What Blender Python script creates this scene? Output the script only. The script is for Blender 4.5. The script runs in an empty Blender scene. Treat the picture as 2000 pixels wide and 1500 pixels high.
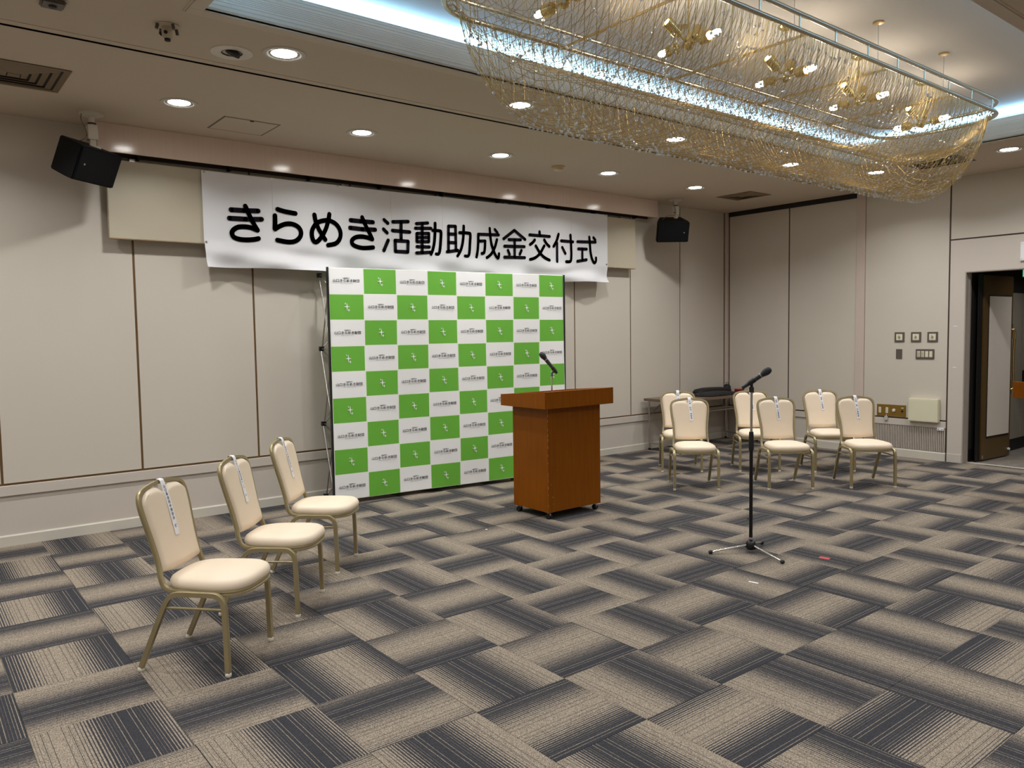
import bpy, bmesh, math, random
from mathutils import Vector, Matrix
random.seed(7)
PI = math.pi
SC = bpy.context.scene
COL = SC.collection
# ------------------------------------------------------------------ camera, world, exposure
YAW, PITCH, ROLL = 0.67095, -0.06401, -0.01477
CAM = Vector((-9.721, -7.114, 1.5862))
FPX = 1525.16
fw = Vector((math.sin(YAW)*math.cos(PITCH), math.cos(YAW)*math.cos(PITCH), math.sin(PITCH)))
rt = Vector((math.cos(YAW), -math.sin(YAW), 0)); up = rt.cross(fw)
rt, up = rt*math.cos(ROLL)+up*math.sin(ROLL), -rt*math.sin(ROLL)+up*math.cos(ROLL)
cd = bpy.data.cameras.new('camera'); cam = bpy.data.objects.new('camera', cd); COL.objects.link(cam)
cam.matrix_world = Matrix(((rt.x, up.x, -fw.x, CAM.x), (rt.y, up.y, -fw.y, CAM.y), (rt.z, up.z, -fw.z, CAM.z), (0, 0, 0, 1)))
cd.sensor_fit = 'HORIZONTAL'; cd.sensor_width = 36.0; cd.lens = FPX*36/2000; cd.clip_start = 0.05
SC.camera = cam
w = bpy.data.worlds.new('world'); SC.world = w; w.use_nodes = True
w.node_tree.nodes['Background'].inputs[0].default_value = (0.5, 0.5, 0.5, 1)
w.node_tree.nodes['Background'].inputs[1].default_value = 0.02
SC.view_settings.view_transform = 'Standard'; SC.view_settings.look = 'None'
SC.view_settings.gamma = 1.0; SC.view_settings.use_curve_mapping = False
SC.view_settings.exposure = 0.08
SC.cycles.use_denoising = True
SC.cycles.max_bounces = 8; SC.cycles.diffuse_bounces = 5; SC.cycles.glossy_bounces = 3
SC.cycles.sample_clamp_indirect = 6.0
SC.cycles.caustics_reflective = False; SC.cycles.caustics_refractive = False
DL_W = 13.0        # each ceiling downlight
DL_SPREAD = 140
COVE_W = 13.0      # per metre of cove lamp
BULB = 95.0        # chandelier bulb emission
WARM = (0.97, 0.97, 0.97); COOL = (0.27, 0.61, 1.0)

# ------------------------------------------------------------------ materials
def srgb(r, g, b):
    f = lambda c: (c/255/12.92) if c/255 <= 0.04045 else ((c/255+0.055)/1.055)**2.4
    return (f(r), f(g), f(b))
MATS = {}
def mat(name, col, rough=0.6, metal=0.0, var=0.06, scale=6.0, bump=0.0, bscale=200.0, emit=None, spec=0.5, trans=0.0, coat=0.0):
    if name in MATS: return MATS[name]
    m = bpy.data.materials.new(name); m.use_nodes = True
    nt = m.node_tree; N = nt.nodes; L = nt.links
    p = N['Principled BSDF']
    p.inputs['Roughness'].default_value = rough; p.inputs['Metallic'].default_value = metal
    p.inputs['Specular IOR Level'].default_value = spec
    p.inputs['Transmission Weight'].default_value = trans
    p.inputs['Coat Weight'].default_value = coat
    tc = N.new('ShaderNodeTexCoord')
    if var > 0:
        nz = N.new('ShaderNodeTexNoise'); nz.inputs['Scale'].default_value = scale; nz.inputs['Detail'].default_value = 3
        L.new(tc.outputs['Object'], nz.inputs['Vector'])
        mx = N.new('ShaderNodeMix'); mx.data_type = 'RGBA'
        mx.inputs['A'].default_value = (*[max(0, c*(1-var)) for c in col], 1)
        mx.inputs['B'].default_value = (*[min(1, c*(1+var)) for c in col], 1)
        L.new(nz.outputs['Fac'], mx.inputs['Factor']); L.new(mx.outputs['Result'], p.inputs['Base Color'])
    else: p.inputs['Base Color'].default_value = (*col, 1)
    if bump > 0:
        nb = N.new('ShaderNodeTexNoise'); nb.inputs['Scale'].default_value = bscale; nb.inputs['Detail'].default_value = 2
        L.new(tc.outputs['Object'], nb.inputs['Vector'])
        b = N.new('ShaderNodeBump'); b.inputs['Strength'].default_value = bump; b.inputs['Distance'].default_value = 0.002
        L.new(nb.outputs['Fac'], b.inputs['Height']); L.new(b.outputs['Normal'], p.inputs['Normal'])
    if emit:
        p.inputs['Emission Color'].default_value = (*emit[0], 1); p.inputs['Emission Strength'].default_value = emit[1]
    MATS[name] = m
    return m

WALL = mat('wall vinyl', srgb(205, 197, 184), 0.62, var=0.03, scale=1.2, bump=0.15, bscale=500)
WALL2 = mat('wall paint lower', srgb(202, 193, 182), 0.55, var=0.03, scale=1.5)
PINK = mat('post paint', srgb(204, 188, 177), 0.5, var=0.03)
BASE = mat('baseboard paint', srgb(205, 199, 186), 0.4, var=0.03)
GROOVE = mat('brass groove strip', srgb(122, 94, 60), 0.35, metal=0.3, var=0.2, scale=2)
CEIL = mat('ceiling paint', srgb(202, 187, 168), 0.8, var=0.03, scale=1.0)
CEILUP = mat('recess ceiling paint', srgb(214, 206, 196), 0.7, var=0.03, scale=1.0)
MOLD = mat('white moulding paint', srgb(232, 230, 226), 0.5, var=0.02)
GROOVER = mat('dark brown joint lining', srgb(66, 46, 34), 0.5, var=0.1)
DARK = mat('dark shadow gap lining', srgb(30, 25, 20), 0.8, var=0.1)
BLACK = mat('black plastic', srgb(20, 20, 22), 0.45, var=0.1)
BLACKM = mat('black painted steel', srgb(16, 16, 18), 0.35, metal=0.2, var=0.05)
CHROME = mat('chrome', (0.72, 0.70, 0.66), 0.16, metal=1.0, var=0.03)
STEEL = mat('satin grey metal', (0.50, 0.48, 0.45), 0.32, metal=0.9, var=0.05)
ALU = mat('bracket white enamel', srgb(215, 208, 194), 0.45, var=0.04)
BRASSP = mat('brass plate', srgb(150, 118, 52), 0.4, metal=0.55, var=0.1, scale=20)
GOLD = mat('gold wire', (0.50, 0.36, 0.155), 0.45, metal=1.0, var=0.05)
GOLDD = mat('aged gold tube', (0.62, 0.47, 0.24), 0.3, metal=1.0, var=0.08)
CHAMP = mat('champagne rail metal', (0.62, 0.60, 0.52), 0.25, metal=1.0, var=0.03)
def crystal_mat():
    m = bpy.data.materials.new('cut crystal bead'); m.use_nodes = True; nt = m.node_tree; N = nt.nodes; L = nt.links
    N.remove(N['Principled BSDF'])
    t = N.new('ShaderNodeBsdfTranslucent'); t.inputs[0].default_value = (1, 1, 1, 1)
    d = N.new('ShaderNodeBsdfDiffuse'); d.inputs[0].default_value = (0.95, 0.95, 0.97, 1)
    g = N.new('ShaderNodeBsdfGlossy'); g.inputs['Roughness'].default_value = 0.15; g.inputs[0].default_value = (1, 1, 1, 1)
    a = N.new('ShaderNodeMixShader'); a.inputs[0].default_value = 0.4; b = N.new('ShaderNodeMixShader'); b.inputs[0].default_value = 0.3
    L.new(t.outputs[0], a.inputs[1]); L.new(d.outputs[0], a.inputs[2]); L.new(a.outputs[0], b.inputs[1]); L.new(g.outputs[0], b.inputs[2])
    L.new(b.outputs[0], N['Material Output'].inputs[0])
    return m
CRYST = crystal_mat()
FRAME = mat('olive gold chair enamel', srgb(166, 152, 116), 0.36, metal=0.45, var=0.06, scale=15)
CREAM = mat('cream vinyl upholstery', srgb(232, 214, 190), 0.45, var=0.025, scale=9, bump=0.08, bscale=700, spec=0.3)
GLIDE = mat('white nylon glide', srgb(225, 220, 205), 0.4, var=0.03)
PAPER = mat('white paper', srgb(236, 236, 238), 0.7, var=0.015)
INK = mat('black ink', srgb(22, 20, 26), 0.9, var=0.0, spec=0.05)
INKG = mat('grey ink', srgb(104, 104, 124), 0.75, var=0.0)
CLOTH = mat('banner cloth', srgb(224, 224, 226), 0.75, var=0.03, scale=1.5)
PWHITE = mat('backdrop print white', srgb(247, 247, 246), 0.55, var=0.015, scale=2)
PGREEN = mat('backdrop print green', srgb(108, 182, 60), 0.55, var=0.05, scale=1.5)
PLINE = mat('backdrop print pale edge', srgb(240, 246, 232), 0.55, var=0.0)
WOODL = mat('dark table laminate', srgb(112, 92, 74), 0.4, var=0.15, scale=12)
BRONZE = mat('bronze door veneer', srgb(92, 70, 36), 0.35, var=0.15, scale=4)
WBOARD = mat('door panel white', srgb(226, 216, 204), 0.35, var=0.02)
BROWNV = mat('brown vent enamel', srgb(122, 102, 76), 0.5, var=0.06)
SWGREY = mat('grey switch bezel', srgb(92, 84, 76), 0.45, var=0.05)
IVORY = mat('ivory switch', srgb(222, 214, 190), 0.4, var=0.03)
CREAMB = mat('cream cover box', srgb(222, 218, 190), 0.45, var=0.03)
RED = mat('red tape', srgb(196, 70, 72), 0.6, var=0.1)
LENS = mat('lit lamp lens', (1, 1, 1), 0.5, var=0.0, emit=((1.0, 0.97, 0.92), 32.0))
BULBM = mat('lit bulb glass', (1, 1, 1), 0.5, var=0.0, emit=((1.0, 0.88, 0.72), BULB))
EXITM = mat('lit exit sign', (0.02, 0.5, 0.3), 0.5, var=0.0, emit=((0.05, 0.75, 0.42), 0.9))
LED = mat('cove lamp tube', (1, 1, 1), 0.5, var=0.0, emit=(COOL, 4.0))

def wood_mat():
    m = mat('orange brown wood veneer', srgb(140, 76, 6), 0.36, var=0.0, spec=0.18)
    nt = m.node_tree; N = nt.nodes; L = nt.links; p = N['Principled BSDF']
    tc = N.new('ShaderNodeTexCoord'); mp = N.new('ShaderNodeMapping'); mp.inputs['Scale'].default_value = (14, 14, 0.9)
    nz = N.new('ShaderNodeTexNoise'); nz.inputs['Scale'].default_value = 3; nz.inputs['Detail'].default_value = 5
    r = N.new('ShaderNodeValToRGB'); r.color_ramp.elements[0].position = 0.3; r.color_ramp.elements[1].position = 0.75
    r.color_ramp.elements[0].color = (*srgb(126, 67, 0), 1); r.color_ramp.elements[1].color = (*srgb(140, 77, 2), 1)
    L.new(tc.outputs['Object'], mp.inputs['Vector']); L.new(mp.outputs['Vector'], nz.inputs['Vector'])
    L.new(nz.outputs['Fac'], r.inputs['Fac']); L.new(r.outputs['Color'], p.inputs['Base Color'])
    return m
WOOD = wood_mat()

def valance_mat():
    m = mat('glossy valance laminate', srgb(196, 172, 156), 0.13, var=0.0, spec=0.5)
    nt = m.node_tree; N = nt.nodes; L = nt.links; p = N['Principled BSDF']
    tc = N.new('ShaderNodeTexCoord'); mp = N.new('ShaderNodeMapping'); mp.inputs['Scale'].default_value = (22, 1, 0.6)
    nz = N.new('ShaderNodeTexNoise'); nz.inputs['Scale'].default_value = 2; nz.inputs['Detail'].default_value = 3
    r = N.new('ShaderNodeValToRGB')
    r.color_ramp.elements[0].color = (*srgb(226, 206, 192), 1); r.color_ramp.elements[1].color = (*srgb(236, 218, 204), 1)
    L.new(tc.outputs['Object'], mp.inputs['Vector']); L.new(mp.outputs['Vector'], nz.inputs['Vector'])
    L.new(nz.outputs['Fac'], r.inputs['Fac']); L.new(r.outputs['Color'], p.inputs['Base Color'])
    return m
VAL = valance_mat()

def carpet_mat():
    """Loop-pile tile: dark slate band fading through pinstripes into speckled beige; UV x = metres across the stripes."""
    m = bpy.data.materials.new('striped carpet pile'); m.use_nodes = True
    nt = m.node_tree; N = nt.nodes; L = nt.links; p = N['Principled BSDF']
    p.inputs['Roughness'].default_value = 0.95; p.inputs['Specular IOR Level'].default_value = 0.1
    uv = N.new('ShaderNodeUVMap'); uv.uv_map = 'UVMap'
    sx = N.new('ShaderNodeSeparateXYZ'); L.new(uv.outputs['UV'], sx.inputs[0])
    def M(op, a, b=None, c=None, clamp=False):
        n = N.new('ShaderNodeMath'); n.operation = op; n.use_clamp = clamp
        for i, v in enumerate((a, b, c)):
            if v is None: continue
            if isinstance(v, (int, float)): n.inputs[i].default_value = v
            else: L.new(v, n.inputs[i])
        return n.outputs[0]
    u = sx.outputs[0]
    t = M('FRACT', M('DIVIDE', u, 0.5))
    d = M('MULTIPLY', M('ABSOLUTE', M('SUBTRACT', t, 0.5)), 2.0)      # 0 dark centre .. 1 light centre
    mr = N.new('ShaderNodeMapRange'); mr.interpolation_type = 'LINEAR'
    mr.inputs['From Min'].default_value = 0.17; mr.inputs['From Max'].default_value = 0.90
    L.new(d, mr.inputs['Value'])
    duty = M('POWER', mr.outputs[0], 0.95)
    tri = M('MULTIPLY', M('ABSOLUTE', M('SUBTRACT', M('FRACT', M('DIVIDE', u, 0.0125)), 0.5)), 2.0)
    cx = N.new('ShaderNodeCombineXYZ')
    L.new(M('MULTIPLY', u, 300.0), cx.inputs[0]); L.new(M('MULTIPLY', sx.outputs[1], 190.0), cx.inputs[1])
    nz = N.new('ShaderNodeTexNoise'); nz.inputs['Scale'].default_value = 1.0; nz.inputs['Detail'].default_value = 1.0
    L.new(cx.outputs[0], nz.inputs['Vector'])
    jit = M('MULTIPLY', M('SUBTRACT', nz.outputs['Fac'], 0.5), 0.9)
    par = M('MODULO', M('FLOOR', M('DIVIDE', u, 0.0125)), 2.0)
    dut2 = M('SUBTRACT', M('ADD', duty, 0.07), M('MULTIPLY', par, M('MULTIPLY', 0.22, M('SUBTRACT', 1.15, duty))))
    dut2 = M('MULTIPLY', dut2, M('GREATER_THAN', duty, 0.002))
    val = M('ADD', M('SUBTRACT', M('ADD', M('MULTIPLY', dut2, 1.12), tri), 1.06), M('MULTIPLY', jit, M('MULTIPLY', duty, 1.0)))
    mr2 = N.new('ShaderNodeMapRange'); mr2.interpolation_type = 'SMOOTHSTEP'
    mr2.inputs['From Min'].default_value = -0.10; mr2.inputs['From Max'].default_value = 0.14
    L.new(val, mr2.inputs['Value'])
    sp = N.new('ShaderNodeTexNoise'); sp.inputs['Scale'].default_value = 1.0; sp.inputs['Detail'].default_value = 2.0
    cy = N.new('ShaderNodeCombineXYZ')
    L.new(M('MULTIPLY', u, 230.0), cy.inputs[0]); L.new(M('MULTIPLY', sx.outputs[1], 230.0), cy.inputs[1]); cy.inputs[2].default_value = 7.3
    L.new(cy.outputs[0], sp.inputs['Vector'])
    r = N.new('ShaderNodeValToRGB'); r.color_ramp.elements[0].position = 0.32; r.color_ramp.elements[1].position = 0.68
    r.color_ramp.elements[0].color = (*srgb(94, 85, 74), 1); r.color_ramp.elements[1].color = (*srgb(172, 159, 142), 1)
    L.new(sp.outputs['Fac'], r.inputs['Fac'])
    rd = N.new('ShaderNodeValToRGB'); rd.color_ramp.elements[0].position = 0.3; rd.color_ramp.elements[1].position = 0.7
    rd.color_ramp.elements[0].color = (*srgb(42, 43, 47), 1); rd.color_ramp.elements[1].color = (*srgb(66, 66, 70), 1)
    L.new(sp.outputs['Fac'], rd.inputs['Fac'])
    lit = M('MAXIMUM', M('COMPARE', d, 0.155, 0.007), M('COMPARE', d, 0.085, 0.005))
    drk = M('MAXIMUM', M('COMPARE', d, 0.80, 0.006), M('COMPARE', d, 0.90, 0.006))
    fac = M('MULTIPLY', M('MAXIMUM', mr2.outputs[0], M('MULTIPLY', lit, 0.8)), M('SUBTRACT', 1.0, M('MULTIPLY', drk, 0.8)))
    mx = N.new('ShaderNodeMix'); mx.data_type = 'RGBA'
    L.new(fac, mx.inputs['Factor']); L.new(rd.outputs['Color'], mx.inputs['A']); L.new(r.outputs['Color'], mx.inputs['B'])
    L.new(mx.outputs['Result'], p.inputs['Base Color'])
    b = N.new('ShaderNodeBump'); b.inputs['Strength'].default_value = 0.35; b.inputs['Distance'].default_value = 0.002
    L.new(sp.outputs['Fac'], b.inputs['Height']); L.new(b.outputs['Normal'], p.inputs['Normal'])
    return m
CARPET = carpet_mat()

# ------------------------------------------------------------------ mesh helpers
class MB:
    """Collects geometry; build() links it as ONE mesh object."""
    def __init__(s): s.v = []; s.f = []; s.m = []
    def add(s, vs, fs, m=0):
        o = len(s.v); s.v += [tuple(p) for p in vs]; s.f += [tuple(i+o for i in f) for f in fs]; s.m += [m]*len(fs)
        return s
    def box(s, x0, x1, y0, y1, z0, z1, m=0, M=None):
        x0, x1 = min(x0, x1), max(x0, x1); y0, y1 = min(y0, y1), max(y0, y1); z0, z1 = min(z0, z1), max(z0, z1)
        vs = [(x, y, z) for z in (z0, z1) for y in (y0, y1) for x in (x0, x1)]
        if M is not None: vs = [M @ Vector(p) for p in vs]
        return s.add(vs, [(0, 2, 3, 1), (4, 5, 7, 6), (0, 1, 5, 4), (1, 3, 7, 5), (3, 2, 6, 7), (2, 0, 4, 6)], m)
    def prism(s, pts, a0, a1, axis='x', m=0, M=None):
        """polygon pts (2D) extruded along axis from a0 to a1"""
        n = len(pts)
        def P(p, a): return (a, p[0], p[1]) if axis == 'x' else ((p[0], a, p[1]) if axis == 'y' else (p[0], p[1], a))
        vs = [P(p, a0) for p in pts]+[P(p, a1) for p in pts]
        if M is not None: vs = [M @ Vector(p) for p in vs]
        return s.add(vs, [tuple(range(n))[::-1], tuple(range(n, 2*n))]+[(i, (i+1) % n, n+(i+1) % n, n+i) for i in range(n)], m)
    def tube(s, path, r=0.01, n=8, closed=False, cap=True, m=0, prof=None, upv=None):
        P = [Vector(p) for p in path]; k = len(P)
        T = []
        for i in range(k):
            a = P[(i-1) % k] if (closed or i > 0) else P[i]; b = P[(i+1) % k] if (closed or i < k-1) else P[i]
            T.append((b-a).normalized())
        u0 = Vector(upv) if upv else (Vector((0, 0, 1)) if abs(T[0].z) < 0.9 else Vector((0, 1, 0)))
        nn = (u0-T[0]*u0.dot(T[0])).normalized()
        vs = []
        pr = prof or [(math.cos(2*PI*j/n), math.sin(2*PI*j/n)) for j in range(n)]; n = len(pr)
        for i in range(k):
            if upv: nn = (Vector(upv)-T[i]*Vector(upv).dot(T[i])).normalized()
            else: nn = (nn-T[i]*nn.dot(T[i])).normalized()
            bb = T[i].cross(nn); rr = r[i] if isinstance(r, (list, tuple)) else r
            vs += [P[i]+nn*(a*rr)+bb*(b*rr) for a, b in pr]
        fs = []
        for i in range(k if closed else k-1):
            o = i*n; q = ((i+1) % k)*n
            fs += [(o+j, o+(j+1) % n, q+(j+1) % n, q+j) for j in range(n)]
        if cap and not closed: fs += [tuple(range(n))[::-1], tuple((k-1)*n+j for j in range(n))]
        return s.add(vs, fs, m)
    def lathe(s, prof, n=24, c=(0, 0, 0), axis=(0, 0, 1), m=0):
        A = Vector(axis).normalized(); q = A.to_track_quat('Z', 'Y'); c = Vector(c)
        vs = []; fs = []; k = len(prof)
        for r, z in prof:
            for j in range(n):
                t = 2*PI*j/n; vs.append(c+q @ Vector((r*math.cos(t), r*math.sin(t), z)))
        for i in range(k-1):
            for j in range(n): fs.append((i*n+j, i*n+(j+1) % n, (i+1)*n+(j+1) % n, (i+1)*n+j))
        return s.add(vs, fs, m)
    def disc(s, c, r, n=24, axis=(0, 0, 1), m=0):
        A = Vector(axis).normalized(); q = A.to_track_quat('Z', 'Y'); c = Vector(c)
        return s.add([c+q @ Vector((r*math.cos(2*PI*j/n), r*math.sin(2*PI*j/n), 0)) for j in range(n)], [tuple(range(n))], m)
    def build(s, name, mats, parent=None, smooth=False, bevel=0.0, segs=2, loc=None, merge=False, recalc=True):
        me = bpy.data.meshes.new(name); me.from_pydata(s.v, [], s.f)
        if not isinstance(mats, (list, tuple)): mats = [mats]
        for q in mats: me.materials.append(q)
        if len(mats) > 1: me.polygons.foreach_set('material_index', s.m)
        bm = bmesh.new(); bm.from_mesh(me)
        if merge: bmesh.ops.remove_doubles(bm, verts=bm.verts, dist=1e-5)
        if recalc and len(s.f) < 20000: bmesh.ops.recalc_face_normals(bm, faces=bm.faces)
        if bevel > 0:
            es = [e for e in bm.edges if len(e.link_faces) == 2 and e.calc_face_angle(0) > 0.6]
            bmesh.ops.bevel(bm, geom=es, offset=bevel, segments=segs, affect='EDGES', clamp_overlap=True)
        bm.to_mesh(me); bm.free()
        if smooth or bevel > 0:
            me.polygons.foreach_set('use_smooth', [True]*len(me.polygons))
            me.set_sharp_from_angle(angle=0.75 if not bevel else 0.6)
        return link(name, me, parent, loc)
def link(name, me, parent=None, loc=None, rot=None):
    o = bpy.data.objects.new(name, me); COL.objects.link(o)
    if parent is not None: o.parent = parent
    if loc is not None: o.location = loc
    if rot is not None: o.rotation_euler = rot
    return o
def tag(o, label=None, cat=None, group=None, kind=None):
    if label: o['label'] = label
    if cat: o['category'] = cat
    if group: o['group'] = group
    if kind: o['kind'] = kind
    return o
def thing(name, label, cat, loc=(0, 0, 0), rz=0.0, group=None):
    o = link(name, None, None, loc, (0, 0, rz)); o.empty_display_size = 0.1
    return tag(o, label, cat, group)
def struct(mb, name, mats, **k):
    return tag(mb.build(name, mats, **k), kind='structure')
KIDS = {}
def dup(root, loc, rz, label):
    r = root.copy(); COL.objects.link(r); r.location = loc; r.rotation_euler = (0, 0, rz); r['label'] = label
    for ch in list(root.children):
        c = ch.copy(); COL.objects.link(c); c.parent = r
        for g in list(ch.children):
            d = g.copy(); COL.objects.link(d); d.parent = c
    return r
def catmull(pts, n=6, closed=False):
    P = [Vector(p) for p in pts]; out = []; k = len(P)
    for i in range(k if closed else k-1):
        if closed: a, b, c, d = P[(i-1) % k], P[i], P[(i+1) % k], P[(i+2) % k]
        else: a, b, c, d = P[max(i-1, 0)], P[i], P[i+1], P[min(i+2, k-1)]
        for j in range(n):
            t = j/n
            out.append(0.5*((2*b)+(c-a)*t+(2*a-5*b+4*c-d)*t*t+(3*b-a-3*c+d)*t**3))
    if not closed: out.append(P[-1])
    return out
def text_mesh(body, size, bold=0.0, align='CENTER', spacing=1.0, line=1.0):
    c = bpy.data.curves.new('t', 'FONT'); c.body = body; c.size = size; c.offset = bold; c.align_x = align; c.align_y = 'CENTER'
    c.space_character = spacing; c.space_line = line; c.resolution_u = 2; c.fill_mode = 'FRONT'
    o = bpy.data.objects.new('t', c); COL.objects.link(o)
    bpy.context.view_layer.update()
    me = bpy.data.meshes.new_from_object(o.evaluated_get(bpy.context.evaluated_depsgraph_get()))
    vs = [v.co.copy() for v in me.vertices]; fs = [tuple(p.vertices) for p in me.polygons]
    bpy.data.objects.remove(o); bpy.data.curves.remove(c); bpy.data.meshes.remove(me)
    return vs, fs
# ================================================================== the room
H = 3.309; XL, YF = -13.0, -11.0
# cove lamps: strips lying in the trough behind the recess moulding, shining up
OX0, OX1, OY0, OY1 = -8.34, -1.62, -5.32, -2.83
def area(name, loc, sx, sy, watts, col, rot=(0, 0, 0), spread=PI, parent=None, shape='RECTANGLE'):
    l = bpy.data.lights.new(name, 'AREA'); l.shape = shape; l.size = sx; l.size_y = sy; l.energy = watts; l.color = col; l.spread = spread
    o = bpy.data.objects.new(name, l); COL.objects.link(o); o.location = loc; o.rotation_euler = rot
    if parent is not None: o.parent = parent
    return o
TR = 0.19
for nm, cx, cy, L_, horiz in (('cove_lamp_strip', (OX0+OX1)/2, OY1+TR, OX1-OX0+0.3, True), ('cove_lamp_strip', (OX0+OX1)/2, OY0-TR, OX1-OX0+0.3, True),
                              ('cove_lamp_strip', OX0-TR, (OY0+OY1)/2, OY1-OY0+0.3, False), ('cove_lamp_strip', OX1+TR, (OY0+OY1)/2, OY1-OY0+0.3, False)):
    area(nm, (cx, cy, 3.527), L_ if horiz else 0.05, 0.05 if horiz else L_, COVE_W*L_, COOL, (PI, 0, 0))

# ---- floor: slab plus carpet tiles
floor = struct(MB().box(XL, 0.2, YF, 0.15, -0.12, -0.006), 'floor', mat('floor screed', srgb(60, 58, 56), 0.9))
GX, GY = -7.3682, -4.5082     # a measured tile corner; u counts along +x, v along -y
# stripe direction (True: along y) and dark-band position of the tiles that can be read one by one
PHASE = {(-4,-6):(1,.92),(-4,-5):(0,.02),(-4,-4):(1,.96),(-4,-3):(0,.57),(-4,-2):(1,.68),(-3,-6):(0,.95),(-3,-5):(1,.75),(-3,-4):(0,.93),(-3,-3):(1,.66),(-3,-2):(0,.52),
 (-3,-1):(1,.69),(-2,-5):(0,.9),(-2,-4):(1,.1),(-2,-3):(0,.93),(-2,-2):(1,.08),(-1,-4):(0,.9),(-2,-1):(0,.28),(-2,0):(1,.45),(-1,-3):(1,.64),(-1,-2):(0,.93),(-1,-1):(1,.45),
 (-1,0):(0,.0),(-1,1):(1,.45),(0,-4):(1,.35),(0,-3):(0,.0),(0,-2):(1,.67),(0,-1):(0,.92),(0,0):(1,.68),(1,-3):(1,.45),(1,-2):(0,.5),(1,-1):(1,.69),(2,-2):(1,.6),
 (0,1):(0,.9),(1,0):(0,.98),(1,1):(1,.68),(1,2):(0,.3),(2,-1):(0,.93),(2,0):(1,.7),(2,1):(1,.12),(2,2):(1,.12),(3,-1):(1,.08),(3,0):(0,.0),(3,1):(1,.1),(3,2):(0,.05),
 (4,-1):(0,.9),(4,0):(1,.03),(4,1):(0,.35),(5,0):(0,.0),(5,1):(1,.05),(6,1):(0,.6)}

def tile_mesh_data(c, vs, fs, uvs, x0, y0, ystripe):
    """one 0.5 m tile: slightly crowned slab 6 mm thick; c = where the dark band lies across the tile (0..1)"""
    g = 0.0006; b = 0.0025; o = len(vs)
    for (q, z) in ((g, -0.006), (g, -0.0015), (b, 0.0)):
        for (px, py) in ((q, q), (0.5-q, q), (0.5-q, 0.5-q), (q, 0.5-q)):
            vs.append((x0+px, y0-py, z))
            a, bb = (px, py) if ystripe else (py, px)
            uvs.append((a-c*0.5+0.25, bb+c*3.1))
    for k in (0, 4):
        for j in range(4): fs.append((o+k+j, o+k+4+j, o+k+4+(j+1) % 4, o+k+(j+1) % 4))
    fs.append((o+8, o+11, o+10, o+9))
def mk(vs, fs, uvs, name):
    me = bpy.data.meshes.new(name); me.from_pydata(vs, [], fs); me.materials.append(CARPET)
    ul = me.uv_layers.new(name='UVMap')
    for l in me.loops: ul.data[l.index].uv = uvs[l.vertex_index]
    return me
tiles = []
for i in range(-12, 16):
    for j in range(-10, 14):
        x0 = GX+0.5*i; y0 = GY-0.5*j
        if x0 < XL or x0 > -0.01 or y0 > 0.49 or y0 < YF+0.5: continue
        c = Vector((x0+0.25, y0-0.25, 0)); d = c-CAM
        f = d.dot(fw); inview = f > 0.3 and abs(d.dot(rt))/f < 0.72 and -d.dot(up)/f < 0.56
        tiles.append((0 if inview else 1, d.length, i, j, x0, y0))
tiles.sort()
rnd = random.Random(11); cache = {}; rest = ([], [], [])
for k, (out, dist, i, j, x0, y0) in enumerate(tiles):
    ys = (i+j) % 2 == 0
    c = rnd.choice((0.0, 0.08, 0.2, 0.33, 0.42, 0.5, 0.55, 0.68, 0.78, 0.9))
    if (i, j) in PHASE:
        ys, c = PHASE[(i, j)]
    clip = x0+0.5 > 0 or y0 > 0
    if k < 300 and not clip:
        key = (ys, c)
        if key not in cache:
            A, B, U = [], [], []; tile_mesh_data(c, A, B, U, 0, 0, ys); cache[key] = mk(A, B, U, 'carpet_tile')
        link('carpet_tile', cache[key], floor, (x0, y0, 0))
    else: tile_mesh_data(c, *rest, x0, y0, ys)
tag(link('carpet_tiles', mk(*rest, 'carpet_tiles'), floor), kind='stuff')

# ---- back wall: brass-brown backing with vinyl panels a metre wide standing proud of it
wb = struct(MB().box(XL, 0.15, 0.010, 0.16, 0, H+0.4), 'wall_back', GROOVE)
edges = [-0.050-1.0055*k for k in range(10)]+[-10.2, -11.3, -12.4, XL]
for a, b in zip(edges[:-1], edges[1:]):
    MB().box(b+0.009, a-0.009, 0.0, 0.0105, 0.489, H).build('panel', WALL, wb, bevel=0.0015, segs=1)
MB().box(XL, -0.046, -0.012, 0.0105, 0.393, 0.472).build('dado_rail', WALL2, wb, bevel=0.002, segs=1)
MB().box(XL, -0.046, 0.004, 0.0105, 0.08, 0.395).build('lower_panel', WALL2, wb)
struct(MB().prism([(-0.010, 0), (-0.010, 0.076), (-0.004, 0.086), (0.0105, 0.086), (0.0105, 0)], XL, 0.0), 'baseboard_back', BASE)
# ---- right wall with the doorway
DY0, DY1, DZ = -3.285, -5.05, 2.225
wr = struct(MB().box(0.010, 0.15, DY0, 0.15, 0, H+0.4).box(0.010, 0.15, DY1, DY0, DZ, H+0.4).box(0.010, 0.15, YF, DY1, 0, H+0.4), 'wall_right', GROOVER)
def rp(name, y0, y1, z0, z1, m, x=0.0, bev=0.0015):
    return MB().box(x, 0.0105, y0, y1, z0, z1).build(name, m, wr, bevel=bev, segs=1)
rp('panel', -0.060, -1.021, 0.489, 3.245, WALL); rp('panel', -1.039, -1.985, 0.489, 3.245, WALL)
rp('panel', -2.108, -3.105, 0.489, H, WALL)
rp('post', -1.990, -2.104, 0.0, H, PINK, -0.012)
rp('corner_post', -0.0, -0.042, 0.0, H, PINK, -0.044)
rp('panel', -3.123, YF, 2.608, H, WALL)
MB().box(0, 0.0105, -3.123, DY0, 0.0, DZ).box(0, 0.0105, -3.123, YF, DZ, 2.592).box(0, 0.0105, DY1, YF, 0.0, DZ).build('door_surround', WALL2, wr)
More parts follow.
